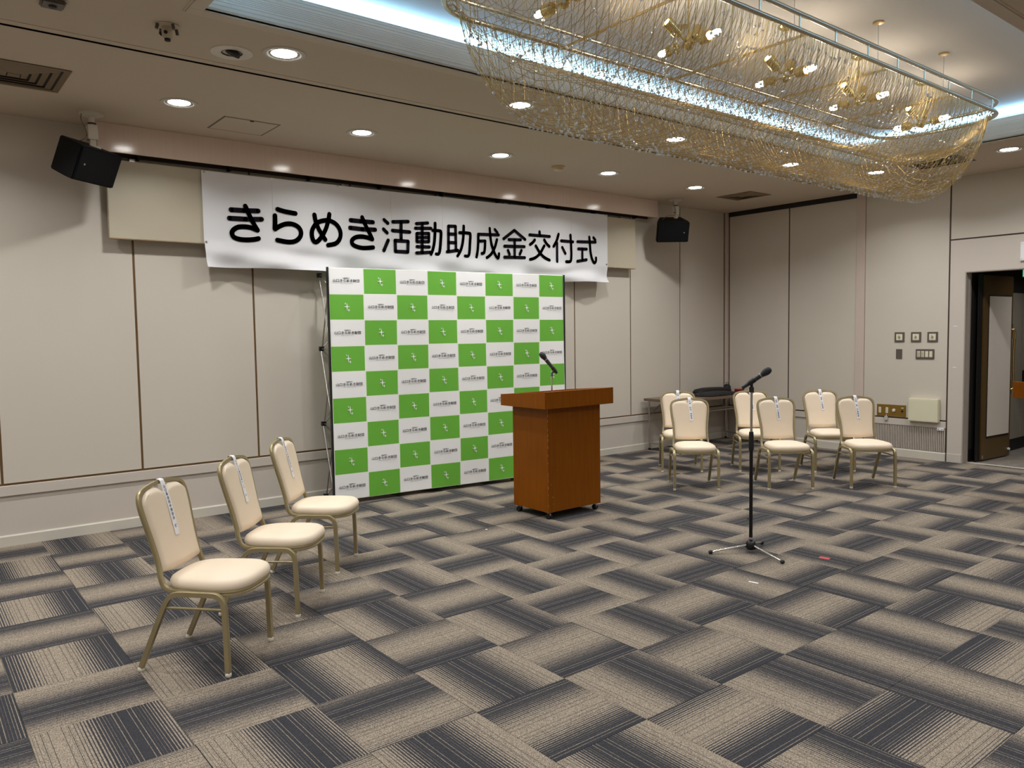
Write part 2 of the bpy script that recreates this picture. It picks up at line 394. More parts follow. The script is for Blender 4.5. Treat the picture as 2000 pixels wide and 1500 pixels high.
rp('dado_rail', -0.05, -1.985, 0.393, 0.472, WALL2, -0.012); rp('dado_rail', -2.108, -3.108, 0.393, 0.472, WALL2, -0.012)
rp('lower_panel', -0.05, -1.985, 0.08, 0.395, WALL2, 0.004)
rp('door_plinth', -3.123, DY0+0.001, 0.0, 0.10, WALL2, -0.006)
struct(MB().prism([(-0.010, 0), (-0.010, 0.09), (-0.003, 0.104), (0.0105, 0.104), (0.0105, 0)], -3.108, -0.04, 'y'), 'baseboard_right', BASE)
struct(MB().box(-0.016, 0.012, -0.055, -1.985, 3.245, H), 'trim_1', mat('black partition track', srgb(22, 16, 13), 0.5), bevel=0.002)
# fluted heater grille under the dado rail
gr = thing('wall_grille', 'white fluted heater grille low on the right wall beside the doorway', 'grille', (0, -2.61, 0.105))
MB().box(0.004, 0.0104, -0.495, 0.495, 0, 0.287).build('backing', mat('grille shade lining', srgb(110, 96, 84), 0.7), gr)
sl = MB()
for k in range(48):
    y = -0.485+k*0.97/47
    sl.prism([(0.004, y-0.0062), (-0.010, y-0.004), (-0.010, y+0.004), (0.004, y+0.0062)], 0.004, 0.283, 'z')
tag(sl.build('slats', WALL2, gr), kind='stuff')
# door jamb and lintel lining
struct(MB().box(0.0, 0.15, DY0-0.012, DY0-0.0005, 0, DZ-0.012).box(0, 0.15, DY0-0.0005, DY1, DZ-0.012, DZ-0.0005).box(0.075, 0.10, DY0-0.024, DY0-0.012, 0, DZ-0.012), 'trim_2', mat('jamb paint', srgb(170, 160, 150), 0.4))
struct(MB().box(0.10, 0.14, DY1, DY0-0.012, 0.0, 0.004), 'trim_3', ALU)
# ---- the other two walls, behind the camera
struct(MB().box(XL-0.15, XL, YF, 0.15, 0, H+0.4), 'wall_left', WALL)
struct(MB().box(XL-0.15, 0.15, YF-0.15, YF, 0, H+0.4), 'wall_front', WALL)
# ---- ceiling with slit and recess
ce = MB(); SY = -1.9875; sw = 0.014
ce.box(XL, 0.01, SY+sw, 0.01, H, H+0.02); ce.box(XL, 0.01, OY1, SY-sw, H, H+0.02)
ce.box(XL, OX0, OY0, OY1, H, H+0.02); ce.box(OX1, 0.01, OY0, OY1, H, H+0.02); ce.box(XL, 0.01, YF, OY0, H, H+0.02)
ceil = struct(ce, 'ceiling', CEIL)
MB().box(XL, 0.01, SY-0.03, SY+0.03, H+0.019, H+0.03).build('slit_shade', mat('black slit shade', srgb(8, 6, 5), 0.8), ceil)  # black sheet; the shade inside the slit is put into its colour
MB().box(XL, -0.02, SY-0.085, SY-0.070, H-0.003, H+0.001).build('slit_rail', CEIL, ceil, bevel=0.001, segs=1)
MB().box(XL, -0.02, SY+sw, SY+sw+0.002, H, H+0.02).box(XL, -0.02, SY-sw-0.002, SY-sw, H, H+0.02).build('slit_side_shade', mat('black slit shade', (0, 0, 0)), ceil)  # slit sides blackened as well, standing in for shade
# recess: upper ceiling, trough walls and stepped moulding
UP = 3.60; E_ = 0.42
struct(MB().box(OX0-E_, OX1+E_, OY0-E_, OY1+E_, UP, UP+0.03)
       .box(OX0-E_-0.02, OX0-E_, OY0-E_, OY1+E_, H+0.02, UP).box(OX1+E_, OX1+E_+0.02, OY0-E_, OY1+E_, H+0.02, UP)
       .box(OX0-E_, OX1+E_, OY0-E_-0.02, OY0-E_, H+0.02, UP).box(OX0-E_, OX1+E_, OY1+E_, OY1+E_+0.02, H+0.02, UP), 'ceiling_recess', CEILUP)
prof = [(0.06, 0.0), (0.0, 0.0), (0.0, 0.007), (0.016, 0.009), (0.016, 0.015)]
n_ = 0.004; z_ = 0.015
for dz, rev in ((0.026, 0.006), (0.018, 0.006), (0.012, 0.004), (0.008, 0.004), (0.008, 0.004), (0.008, 0.004), (0.008, 0.004), (0.010, 0.004), (0.016, 0.006), (0.016, 0.006), (0.012, 0.004)):
    prof += [(n_, z_+0.001), (n_, z_+dz-0.001), (n_+0.008, z_+dz), (n_+0.008, z_+dz+rev-0.001)]; z_ += dz+rev; n_ += 0.0035
prof += [(n_, z_+0.001), (n_, z_+0.008), (n_+0.012, z_+0.008), (n_+0.012, 0.02), (0.06, 0.02)]
mo = MB(); k = len(prof)
ring = [(-1, -1), (1, -1), (1, 1), (-1, 1)]
for sx, sy in ring:
    for n_, z in prof:
        mo.v.append(((OX0-n_) if sx < 0 else (OX1+n_), (OY0-n_) if sy < 0 else (OY1+n_), H+z*0.93))
for q in range(4):
    for j in range(k):
        mo.f.append((q*k+j, q*k+(j+1) % k, ((q+1) % 4)*k+(j+1) % k, ((q+1) % 4)*k+j)); mo.m.append(0)
struct(mo, 'trim_4', MOLD)
fr = MB()
def frame_ring(mb, a, b, z0, z1):
    mb.box(OX0-b, OX1+b, OY1+a, OY1+b, z0, z1); mb.box(OX0-b, OX1+b, OY0-b, OY0-a, z0, z1)
    mb.box(OX0-b, OX0-a, OY0-a, OY1+a, z0, z1); mb.box(OX1+a, OX1+b, OY0-a, OY1+a, z0, z1)
frame_ring(fr, 0.004, 0.078, H-0.010, H+0.001); frame_ring(fr, 0.078, 0.090, H-0.004, H+0.001)
struct(fr, 'trim_5', mat('recess trim paint', srgb(206, 192, 174), 0.6), bevel=0.002, segs=1)
# narrow access covers in the ceiling along the right wall
for y0, y1 in ((-0.29, -0.985), (-0.995, -1.95)):
    struct(MB().box(-0.15, -0.03, y0, y1, H-0.003, H+0.001), 'trim_6' if y0 > -0.5 else 'trim_7', CEIL, bevel=0.001, segs=1)
# ---- vestibule beyond the doorway
VX = 3.4
struct(MB().box(0.15, VX, -5.3, -3.30, -0.12, -0.001), 'floor_vestibule', mat('grey patterned corridor carpet', srgb(122, 114, 104), 0.95, var=0.45, scale=9))
vs_ = struct(MB().box(0.15, VX, -3.30, -3.26, 2.01, 2.6).box(0.15, 1.02, -3.30, -3.26, 0, 2.01), 'wall_vestibule', DARK)  # stretch next to the jamb coloured dark as the shade of the recess
for a, b in ((1.02, 1.70), (1.714, VX)):
    MB().box(a, b, -3.31, -3.26, 0.15, 2.01).build('panel', mat('grey green corridor panel', srgb(150, 142, 128), 0.6), vs_, bevel=0.002, segs=1)
MB().box(0.15, VX, -3.305, -3.26, 0.0, 0.15).build('baseboard', BLACK, vs_)
MB().box(1.70, 1.714, -3.302, -3.26, 0.15, 2.01).build('groove', DARK, vs_)
struct(MB().box(VX, VX+0.1, -5.4, -3.2, 0, 2.6), 'wall_vestibule_end', mat('grey green corridor panel', (0, 0, 0)))
struct(MB().box(0.15, VX, -5.42, -5.3, 0, 2.6), 'wall_vestibule_side', mat('grey green corridor panel', (0, 0, 0)))
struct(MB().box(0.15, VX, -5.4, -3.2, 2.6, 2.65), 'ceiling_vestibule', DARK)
area('vestibule_lamp', (1.25, -4.35, 2.585), 0.15, 0.15, 7.0, WARM, (0, 0, 0), math.radians(140), None, 'DISK')
GLYPHS=[(0.043,[('l',[-7.312,2.715,-7.194,2.718,-7.067,2.725]),('l',[-7.329,2.64,-7.187,2.643,-7.038,2.653]),('c',[-7.183,2.758,-7.16,2.705,-7.131,2.643,-7.105,2.595,-7.08,2.555]),('c',[-7.08,2.552,-7.139,2.571,-7.2,2.575,-7.255,2.567,-7.296,2.541,-7.31,2.511,-7.298,2.48,-7.254,2.463,-7.194,2.46,-7.122,2.467,-7.073,2.479])]),(0.043,[('c',[-6.885,2.756,-6.819,2.742,-6.716,2.732]),('c',[-6.913,2.696,-6.914,2.634,-6.918,2.578]),('c',[-6.916,2.575,-6.866,2.607,-6.806,2.63,-6.747,2.632,-6.693,2.61,-6.667,2.565,-6.679,2.517,-6.725,2.478,-6.796,2.465,-6.898,2.476])]),(0.043,[('c',[-6.528,2.735,-6.514,2.665,-6.482,2.593,-6.425,2.51]),('c',[-6.376,2.753,-6.391,2.685,-6.423,2.598,-6.469,2.526,-6.512,2.484,-6.543,2.489,-6.559,2.536,-6.553,2.594,-6.512,2.655,-6.443,2.687,-6.373,2.692,-6.304,2.66,-6.267,2.598,-6.273,2.533,-6.316,2.482,-6.398,2.459])]),(0.043,[('l',[-6.154,2.714,-6.039,2.712,-5.911,2.713]),('l',[-6.162,2.64,-6.029,2.636,-5.888,2.641]),('c',[-6.029,2.751,-6.002,2.693,-5.971,2.635,-5.943,2.587,-5.923,2.546]),('c',[-5.924,2.544,-5.975,2.558,-6.043,2.564,-6.105,2.552,-6.145,2.521,-6.141,2.485,-6.095,2.462,-6.022,2.453,-5.916,2.465])]),(0.037,[('l',[-5.785,2.746,-5.744,2.716]),('l',[-5.794,2.653,-5.755,2.62]),('l',[-5.744,2.546,-5.796,2.44]),('l',[-5.685,2.734,-5.507,2.75]),('l',[-5.59,2.735,-5.594,2.565]),('l',[-5.691,2.647,-5.49,2.645]),('l',[-5.664,2.549,-5.512,2.549,-5.518,2.441,-5.663,2.439,-5.664,2.549])]),(0.034,[('l',[-5.408,2.737,-5.27,2.754]),('l',[-5.42,2.69,-5.23,2.701]),('l',[-5.337,2.745,-5.345,2.441]),('l',[-5.404,2.637,-5.259,2.647,-5.262,2.562,-5.406,2.553,-5.404,2.637]),('l',[-5.405,2.596,-5.26,2.605]),('l',[-5.407,2.502,-5.256,2.507]),('l',[-5.413,2.437,-5.243,2.453]),('c',[-5.21,2.682,-5.13,2.683,-5.107,2.667,-5.114,2.568,-5.126,2.479,-5.143,2.441,-5.174,2.438]),('c',[-5.178,2.758,-5.181,2.67,-5.192,2.564,-5.212,2.486,-5.237,2.432])]),(0.034,[('l',[-5.01,2.738,-5.016,2.479]),('l',[-5.01,2.741,-4.92,2.745,-4.919,2.49]),('l',[-5.012,2.658,-4.922,2.661]),('l',[-5.014,2.568,-4.92,2.572]),('l',[-5.035,2.469,-4.895,2.492]),('c',[-4.87,2.682,-4.752,2.685,-4.728,2.668,-4.735,2.567,-4.744,2.476,-4.763,2.438,-4.802,2.436]),('c',[-4.813,2.755,-4.817,2.671,-4.831,2.573,-4.86,2.491,-4.901,2.431])]),(0.034,[('l',[-4.619,2.682,-4.339,2.693]),('c',[-4.619,2.682,-4.624,2.586,-4.633,2.5,-4.65,2.432]),('l',[-4.602,2.609,-4.528,2.614]),('c',[-4.528,2.614,-4.533,2.542,-4.546,2.486,-4.577,2.476]),('c',[-4.463,2.756,-4.457,2.683,-4.443,2.591,-4.413,2.512,-4.378,2.454,-4.349,2.436,-4.338,2.485]),('c',[-4.364,2.639,-4.397,2.55,-4.45,2.473,-4.509,2.432]),('l',[-4.391,2.749,-4.357,2.717])]),(0.036,[('l',[-4.268,2.655,-4.112,2.759,-3.956,2.667]),('l',[-4.195,2.65,-4.023,2.658]),('l',[-4.258,2.573,-3.969,2.584]),('l',[-4.11,2.655,-4.114,2.454]),('l',[-4.21,2.529,-4.187,2.486]),('l',[-4.013,2.54,-4.037,2.494]),('l',[-4.26,2.451,-3.965,2.459])]),(0.036,[('l',[-3.737,2.769,-3.734,2.728]),('l',[-3.888,2.723,-3.581,2.725]),('c',[-3.812,2.671,-3.842,2.639,-3.881,2.614]),('c',[-3.665,2.68,-3.631,2.639,-3.588,2.609]),('c',[-3.667,2.611,-3.737,2.516,-3.812,2.464,-3.884,2.442]),('c',[-3.796,2.603,-3.729,2.52,-3.66,2.474,-3.587,2.448])]),(0.036,[('c',[-3.44,2.761,-3.471,2.684,-3.52,2.613]),('l',[-3.466,2.656,-3.466,2.437]),('l',[-3.399,2.686,-3.207,2.685]),('c',[-3.247,2.763,-3.238,2.616,-3.237,2.508,-3.253,2.45,-3.321,2.442]),('l',[-3.382,2.61,-3.334,2.54])]),(0.036,[('l',[-3.133,2.692,-2.827,2.705]),('c',[-2.933,2.76,-2.924,2.688,-2.916,2.593,-2.893,2.504,-2.855,2.451,-2.824,2.47,-2.82,2.512]),('l',[-2.862,2.758,-2.831,2.731]),('l',[-3.121,2.606,-2.979,2.611]),('l',[-3.053,2.606,-3.054,2.476]),('l',[-3.139,2.456,-2.984,2.482])])]
# ================================================================== things on the back wall
v = thing('valance_box', 'long glossy beige curtain box hung under the ceiling over the banner', 'valance', (-5.04, -0.09, 3.085))
MB().box(-3.32, 3.32, -0.09, -0.068, 0.0, 0.224).build('front_board', VAL, v, bevel=0.002, segs=1)
for s in (-1, 1): MB().box(s*3.32, s*3.298, -0.068, 0.09, 0.0, 0.224).build('end_board', VAL, v, bevel=0.002, segs=1)
MB().box(-3.298, 3.298, 0.03, 0.05, 0.03, 0.07).build('hanging_rail', DARK, v)
MB().box(-3.298, 3.298, 0.07, 0.088, 0.0, 0.222).build('back_shade', mat('valance gap shade', srgb(70, 58, 46), 0.8), v)  # dark sheet over the wall, with the gap's shade in its colour
for k in range(9):
    x = -3.0+k*0.75
    MB().box(x-0.012, x+0.012, -0.02, 0.06, -0.02, 0.03).build('rail_bracket', DARK, v)
b = thing('sign_board', 'long cream backing board behind the white banner', 'board', (-5.185, -0.085, 2.408))
MB().box(-3.105, 3.105, -0.025, 0.02, 0, 0.632).build('panel', mat('board cream paint', srgb(186, 176, 154), 0.55, var=0.04, scale=2), b, bevel=0.003)
MB().box(-3.105, 3.105, -0.027, 0.021, -0.004, 0.0).build('bottom_edge', mat('board edge tan', srgb(150, 122, 84), 0.5), b)
for s in (-2.9, -1.0, 1.0, 2.9): MB().box(s-0.02, s+0.02, 0.021, 0.083, 0.3, 0.66).build('hanger', STEEL, b)

# ---- banner
bn = thing('banner', 'white cloth banner with big black Japanese lettering across the back wall', 'banner', (-5.08, -0.128, 2.2))
NX, NZ = 200, 44
m = MB(); x0, x1 = -2.472, 2.468
def bfold(x, z):
    q = max(0.0, min(1.0, (0.26-z)/0.26)); q = q*q*(3-2*q)
    a = 0.020*math.sin(5.0*x+16*z)+0.012*math.sin(11*x-9*z+1.1)
    a += 0.03*math.exp(-((z-0.20+0.055*(x+2.2))/0.05)**2)*max(0, 1-abs(x+1.7)/0.9)
    a += 0.03*math.exp(-((z-0.10-0.10*(x-1.5))/0.05)**2)*max(0, 1-abs(x-1.8)/0.8)
    return q*a*1.9-0.03*q+0.0008*math.sin(3.1*x+2*z)
for layer, off in ((0, 0.0), (1, 0.002)):
    for j in range(NZ+1):
        for i in range(NX+1):
            u = i/NX; t = j/NZ; x = x0+(x1-x0)*u
            z = (0.005+0.826*t)+(0.024*u)*(0.2+0.8*t)+0.006*math.sin(14*u)*(1-t)-0.004*abs(math.sin(PI*u*4))*t
            if t < 0.3: x += 0.016*(1-u)*(0.3-t)/0.3
            m.v.append((x, bfold(x, z)+off, z))
W = NX+1; n0 = W*(NZ+1)
for j in range(NZ):
    for i in range(NX):
        a = j*W+i; m.f.append((a, a+1, a+W+1, a+W)); m.f.append((n0+a, n0+a+W, n0+a+W+1, n0+a+1)); m.m += [0, 0]
bo = [i for i in range(W)]+[j*W+NX for j in range(1, NZ+1)]+[NZ*W+i for i in range(NX-1, -1, -1)]+[j*W for j in range(NZ-1, 0, -1)]
for q in range(len(bo)):
    a, c = bo[q], bo[(q+1) % len(bo)]; m.f.append((a, n0+a, n0+c, c)); m.m.append(0)
m.build('cloth', CLOTH, bn, smooth=True)
for x in (-1.85, -1.23, -0.62, 0.0, 0.62, 1.23, 1.85):
    MB().box(x-0.0015, x+0.0015, -0.0018, 0.0, 0.33, 0.82).build('seam', CLOTH, bn)
for x, z in ((-2.45, 0.818), (-1.85, 0.824), (-1.2, 0.83), (0.0, 0.836), (1.2, 0.842), (2.44, 0.848), (-2.455, 0.22), (2.45, 0.24)):
    MB().lathe([(0.006, 0), (0.010, 0), (0.010, 0.004), (0.006, 0.004), (0.006, 0)], 12, (x, -0.001+bfold(x, z), z), (0, -1, 0)).build('grommet', STEEL, bn, smooth=True)
def ribbon(mb, pts, wd, y):
    h = wd/2
    for a, c in zip(pts[:-1], pts[1:]):
        d = Vector((c[0]-a[0], c[1]-a[1])); L_ = d.length
        if L_ < 1e-6: continue
        d /= L_; nx, nz = -d.y*h, d.x*h
        mb.add([(a[0]+nx, y, a[1]+nz), (a[0]-nx, y, a[1]-nz), (c[0]-nx, y, c[1]-nz), (c[0]+nx, y, c[1]+nz)], [(0, 1, 2, 3)])
    for p in pts: mb.disc((p[0], y, p[1]), h, 14, (0, -1, 0))
for wd, st in GLYPHS:
    g = MB()
    for kind, q in st:
        P = [(q[i]+5.08, q[i+1]-2.2, 0) for i in range(0, len(q), 2)]
        if kind == 'c': P = catmull(P, 7)
        ribbon(g, [(p[0], p[1]) for p in P], wd, -0.0065)
    g.build('letter', INK, bn, recalc=False)

# ---- press backdrop: 8 x 9 chequer of logos on a pop-up frame
BW, BZ0, BH = 2.685, 0.04, 2.185
ndir = Vector((0.9945, -0.1047, 0))
bc = Vector((-6.52, -0.382, 0))+ndir*(BW/2)
bd = thing('press_backdrop', 'green and white chequered logo backdrop on a folding frame', 'backdrop', bc, math.atan2(-0.1047, 0.9945))
CW, CH = BW/8, BH/9
pm = MB(); ed = 0.0045
def bulge(x, z):
    return -0.010*math.sin(2*PI*(x+0.2)/1.34)*math.sin(2.2*z+0.4)-0.012*math.exp(-((x+1.0)/0.25)**2)*math.exp(-((z-1.9)/0.35)**2)
for i in range(8):
    for j in range(9):
        xa = -BW/2+i*CW; za = BZ0+(8-j)*CH; green = (i+j) % 2 == 1
        xs = [xa, xa+ed]+[xa+ed+(CW-2*ed)*q/4 for q in (1, 2, 3)]+[xa+CW-ed, xa+CW]
        zs = [za, za+ed]+[za+ed+(CH-2*ed)*q/3 for q in (1, 2)]+[za+CH-ed, za+CH]
        o = len(pm.v)
        for z in zs:
            for x in xs: pm.v.append((x, bulge(x, z), z))
        for b_ in range(len(zs)-1):
            for a_ in range(len(xs)-1):
                q = o+b_*len(xs)+a_; pm.f.append((q, q+1, q+len(xs)+1, q+len(xs)))
                edge = a_ in (0, len(xs)-2) or b_ in (0, len(zs)-2)
                pm.m.append(2 if edge else (1 if green else 0))
pn = pm.build('print_panel', [PWHITE, PGREEN, PLINE], bd, smooth=True, merge=True)
sm = pn.modifiers.new('thickness', 'SOLIDIFY'); sm.thickness = 0.003; sm.offset = -1
# logo print and sparkle marks
lg = MB()
for body, size, bold, z in (('山口きらめき財団', 0.0325, 0.0005, 0.0), ('公益財団法人', 0.0110, 0.0004, 0.0245), ('YAMAGUCHI KIRAMEKI FOUNDATION', 0.0072, 0.0, -0.0235)):
    vs2, fs2 = text_mesh(body, size, bold)
    sx = 1.0 if size < 0.02 else 1.02
    lg.add([(p.x*sx, -0.004, p.y*(1.0 if size < 0.02 else 0.95)+z) for p in vs2], fs2)
logo_me = lg.build('logo_lettering', INK, bd, recalc=False).data
bpy.data.objects.remove(bpy.data.objects['logo_lettering'])
st = MB()
def sparkle(mb, cx, cz, r, k=0.23):
    pts = []
    for q in range(8):
        a = PI/2+q*PI/4; rr = r*(1.25 if q in (0, 4) else 1.0) if q % 2 == 0 else r*k
        pts.append((cx+rr*math.cos(a), -0.004, cz+rr*math.sin(a)))
    mb.add([(cx, -0.004, cz)]+pts, [(0, 1+q, 1+(q+1) % 8) for q in range(8)])
sparkle(st, 0, 0.003, 0.032); sparkle(st, 0.017, -0.030, 0.014, 0.34); sparkle(st, -0.016, 0.032, 0.010, 0.34)
star_me = st.build('sparkle_mark', PWHITE, bd, recalc=False).data
bpy.data.objects.remove(bpy.data.objects['sparkle_mark'])
for i in range(8):
    for j in range(9):
        cx = -BW/2+(i+0.5)*CW; cz = BZ0+(8.5-j)*CH
        g = (i+j) % 2 == 1
        link('sparkle_mark' if g else 'logo_lettering', star_me if g else logo_me, bd, (cx, bulge(cx, cz)-0.0015, cz))
for s in (-1, 1): MB().box(s*(BW/2+0.001), s*(BW/2+0.014), -0.004, 0.03, BZ0-0.01, BZ0+BH+0.004).build('edge_strip', BLACK, bd)
xs5 = [-1.325+0.6625*k for k in range(5)]; zs4 = [0.035, 0.745, 1.470, 2.172]; yf, yb = 0.035, 0.315
for x in xs5:
    for z in zs4:
        for y in (yf, yb):
            MB().box(x-0.022, x+0.022, y-0.018, y+0.018, z-0.022, z+0.022).box(x-0.01, x+0.01, y-0.026, y+0.026, z-0.008, z+0.008).build('hub', BLACK, bd, bevel=0.004, segs=1)
def bar(a, c, r=0.0072): MB().tube([a, c], r, 8).build('bar', STEEL, bd, smooth=True)
for x in (xs5[0], xs5[-1]):
    for z in zs4[1:]: bar((x, yf, z), (x, yb, z), 0.005)
    for za, zb in zip(zs4[:-1], zs4[1:]):
        bar((x-0.006, yf, za), (x-0.006, yb, zb)); bar((x+0.006, yf, zb), (x+0.006, yb, za))
for xa, xb in zip(xs5[:-1], xs5[1:]):
    for za, zb in zip(zs4[:-1], zs4[1:]):
        bar((xa, yb-0.006, za), (xb, yb-0.006, zb)); bar((xa, yb+0.006, zb), (xb, yb+0.006, za))
for x in (xs5[0], xs5[-1]):
    MB().tube([(x, yf-0.008, 0.0), (x, yf-0.008, zs4[-1])], 0.007, 8).build('upright', STEEL, bd, smooth=True)
    MB().tube([(x, yb, 0.0), (x, yb, 0.04)], 0.012, 10).build('foot', BLACK, bd, smooth=True)

# ================================================================== lecterns
def make_podium(label, loc, rz):
    p = thing('lectern', label, 'lectern', loc, rz)
    z0, z1 = 0.062, 0.957
    MB().box(-0.31, 0.31, -0.2365, 0.2365, z0, z1).build('body', WOOD, p, bevel=0.002, segs=1)
    prof_ = [(-0.3115, z1), (-0.3115, 1.100), (-0.285, 1.100), (-0.283, 1.058), (0.272, 1.016), (0.274, 1.056), (0.2865, 1.055), (0.2865, z1)]
    MB().prism(prof_, -0.385, 0.385, 'x').build('desk_top', WOOD, p, bevel=0.0015, segs=1)
    for s in (-1, 1):
        MB().prism([(-0.3115, z1), (-0.3115, 1.101), (0.2865, 1.056), (0.2865, z1)], s*0.385, s*0.403, 'x').build('desk_side', WOOD, p, bevel=0.0015, segs=1)
    for s in (-1, 1):
        for q in (-1, 1):
            cx, cy = s*0.275, q*0.20
            c = MB().lathe([(0.0, -0.009), (0.020, -0.009), (0.0235, -0.005), (0.0235, 0.005), (0.020, 0.009), (0.0, 0.009)], 18, (cx-0.010, cy, 0.0236), (1, 0.25, 0))
            c.lathe([(0.0, -0.009), (0.020, -0.009), (0.0235, -0.005), (0.0235, 0.005), (0.020, 0.009), (0.0, 0.009)], 18, (cx+0.012, cy+0.004, 0.0236), (1, 0.25, 0))
            w_ = c.build('caster', BLACK, p, smooth=True)
            MB().box(cx-0.006, cx+0.008, cy-0.018, cy+0.018, 0.022, 0.050).box(cx-0.024, cx+0.024, cy-0.024, cy+0.024, 0.056, 0.062).build('fork', CHROME, w_, bevel=0.002, segs=1)
    nk = MB(); rr = random.Random(5)
    for k in range(26):
        z = rr.uniform(0.09, 0.93); l = rr.uniform(0.004, 0.03)
        nk.box(-0.3108, -0.3090, -0.2373, -0.2355, z, z+l)
    for x, z, l in ((-0.27, 0.19, 0.02), (-0.26, 0.13, 0.008), (-0.22, 0.42, 0.006), (-0.28, 0.30, 0.01)):
        nk.box(x, x+l, -0.2370, -0.2360, z, z+0.002)
    tag(nk.build('edge_chips', mat('worn bare wood', srgb(205, 170, 120), 0.7), p), kind='stuff')
    return p
make_podium('orange brown wooden lectern on casters in front of the chequered backdrop', (-5.1075, -1.9315, 0), 0.0)
make_podium('brown wooden lectern at the right edge of the photo near the open doorway', (-1.735, -4.925, 0), math.radians(-100.4))

# ================================================================== microphones
def mic(label, tail, head, L_=0.235):
    d = (Vector(head)-Vector(tail)); d.normalize(); q = d.to_track_quat('Z', 'Y')
    t = thing('microphone', label, 'microphone', tail); t.rotation_mode = 'QUATERNION'; t.rotation_quaternion = q
    MB().lathe([(0, 0), (0.0105, 0), (0.0125, 0.004), (0.0125, 0.03), (0.0135, 0.034), (0.0165, 0.13), (0.0175, 0.158), (0.0185, 0.168), (0.0, 0.168)], 24).build('handle', mat('black mic body', srgb(46, 46, 50), 0.38), t, smooth=True)
    MB().lathe([(0.0178, 0.152), (0.0186, 0.153), (0.0186, 0.156), (0.0178, 0.157)], 24).build('ring', STEEL, t, smooth=True)
    MB().lathe([(0, 0.168), (0.019, 0.168), (0.0235, 0.184), (0.0262, 0.196), (0.0262, 0.204), (0.0252, 0.214), (0.021, 0.227), (0.012, 0.236), (0, 0.239)], 24).build('grille', mat('black mic mesh', srgb(28, 28, 34), 0.5, bump=0.6, bscale=900), t, smooth=True)
    MB().box(-0.004, 0.004, -0.0175, -0.0145, 0.115, 0.130).build('switch', STEEL, t, bevel=0.001, segs=1)
    return t
sx, sy = -4.975, -3.856
ms = thing('microphone_stand', 'black straight microphone stand with three chrome feet on the carpet', 'microphone stand', (sx, sy, 0))
MB().lathe([(0.0, 0.022), (0.026, 0.022), (0.036, 0.035), (0.038, 0.055), (0.032, 0.075), (0.022, 0.088), (0.0, 0.088)], 20).box(-0.012, 0.012, -0.045, 0.045, 0.03, 0.062).build('hub', BLACKM, ms, bevel=0.004, segs=1)
for fx, fy in ((-5.221, -3.694), (-5.051, -4.158), (-4.731, -3.784)):
    d = Vector((fx-sx, fy-sy, 0)); e = d.normalized()
    l = MB().tube([e*0.03+Vector((0, 0, 0.055)), d+Vector((0, 0, 0.016))-e*0.01], 0.0075, 10).build('leg', CHROME, ms, smooth=True)
    MB().lathe([(0, -0.014), (0.010, -0.012), (0.0145, -0.004), (0.0145, 0.006), (0.009, 0.014), (0, 0.014)], 14, d+Vector((0, 0, 0.0146)), e).build('rubber_foot', BLACK, l, smooth=True)
MB().tube([(0, 0, 0.08), (0, 0, 0.80)], 0.0125, 14).build('lower_tube', BLACKM, ms, smooth=True)
MB().lathe([(0.014, 0.095), (0.0145, 0.096), (0.0145, 0.110), (0.014, 0.111)], 16).build('collar', STEEL, ms, smooth=True)
MB().lathe([(0.0, 0.735), (0.016, 0.735), (0.0185, 0.75), (0.0185, 0.80), (0.0150, 0.868), (0.0115, 0.870), (0.0, 0.870)], 18).build('clutch', BLACK, ms, smooth=True)
MB().tube([(0, 0, 0.85), (0, 0, 1.16)], 0.0085, 12).build('upper_tube', STEEL, ms, smooth=True)
MB().tube([(-0.005, 0.0, 0.250), (-0.034, 0.008, 0.246)], 0.004, 8).build('cable_hook', BLACK, ms, smooth=True)
MB().lathe([(0.0, 1.150), (0.017, 1.150), (0.017, 1.185), (0.010, 1.192), (0.010, 1.205), (0.0, 1.205)], 16).build('clip_socket', BLACK, ms, smooth=True)
tail, head = Vector((-5.024, -3.812, 1.180)), Vector((-4.927, -3.956, 1.304))
d = (head-tail).normalized()
c0, c1 = tail+d*0.055-Vector((sx, sy, 0)), tail+d*0.105-Vector((sx, sy, 0))
MB().tube([c0, c1], 0.0185, 16).tube([(0, 0, 1.19), (c0+c1)*0.5-Vector((0, 0, 0.008))], 0.010, 10).build('mic_clip', BLACK, ms, smooth=True)
mic('black microphone clipped on the tripod stand, pointing up to the right', tail, head)
dm = thing('desk_microphone_stand', 'short chrome microphone stand on top of the lectern', 'microphone stand', (-5.174, -1.95, 1.041))
MB().lathe([(0, 0), (0.055, 0), (0.055, 0.008), (0.02, 0.014), (0, 0.014)], 24).build('base', BLACKM, dm, smooth=True)
MB().tube([(0, 0, 0.010), (0, 0, 0.176)], 0.0065, 12).build('pole', CHROME, dm, smooth=True)
MB().lathe([(0, 0.145), (0.010, 0.145), (0.010, 0.164), (0, 0.164)], 14).tube([(0.004, -0.004, 0.158), (0.02, -0.014, 0.158)], 0.004, 8).build('collar', CHROME, dm, smooth=True)
tail, head = Vector((-5.113, -1.954, 1.232)), Vector((-5.193, -1.876, 1.373))
d = (head-tail).normalized(); o_ = Vector((-5.174, -1.95, 1.041))
c0, c1 = tail+d*0.018-o_, tail+d*0.065-o_
MB().tube([c0, c1], 0.0175, 16).tube([(0, 0, 0.166), (0.010, 0.004, 0.195), (c0+c1)*0.5], 0.0085, 10).build('mic_clip', BLACK, dm, smooth=True)
mic('black microphone on the short stand above the lectern', tail, head, 0.22)

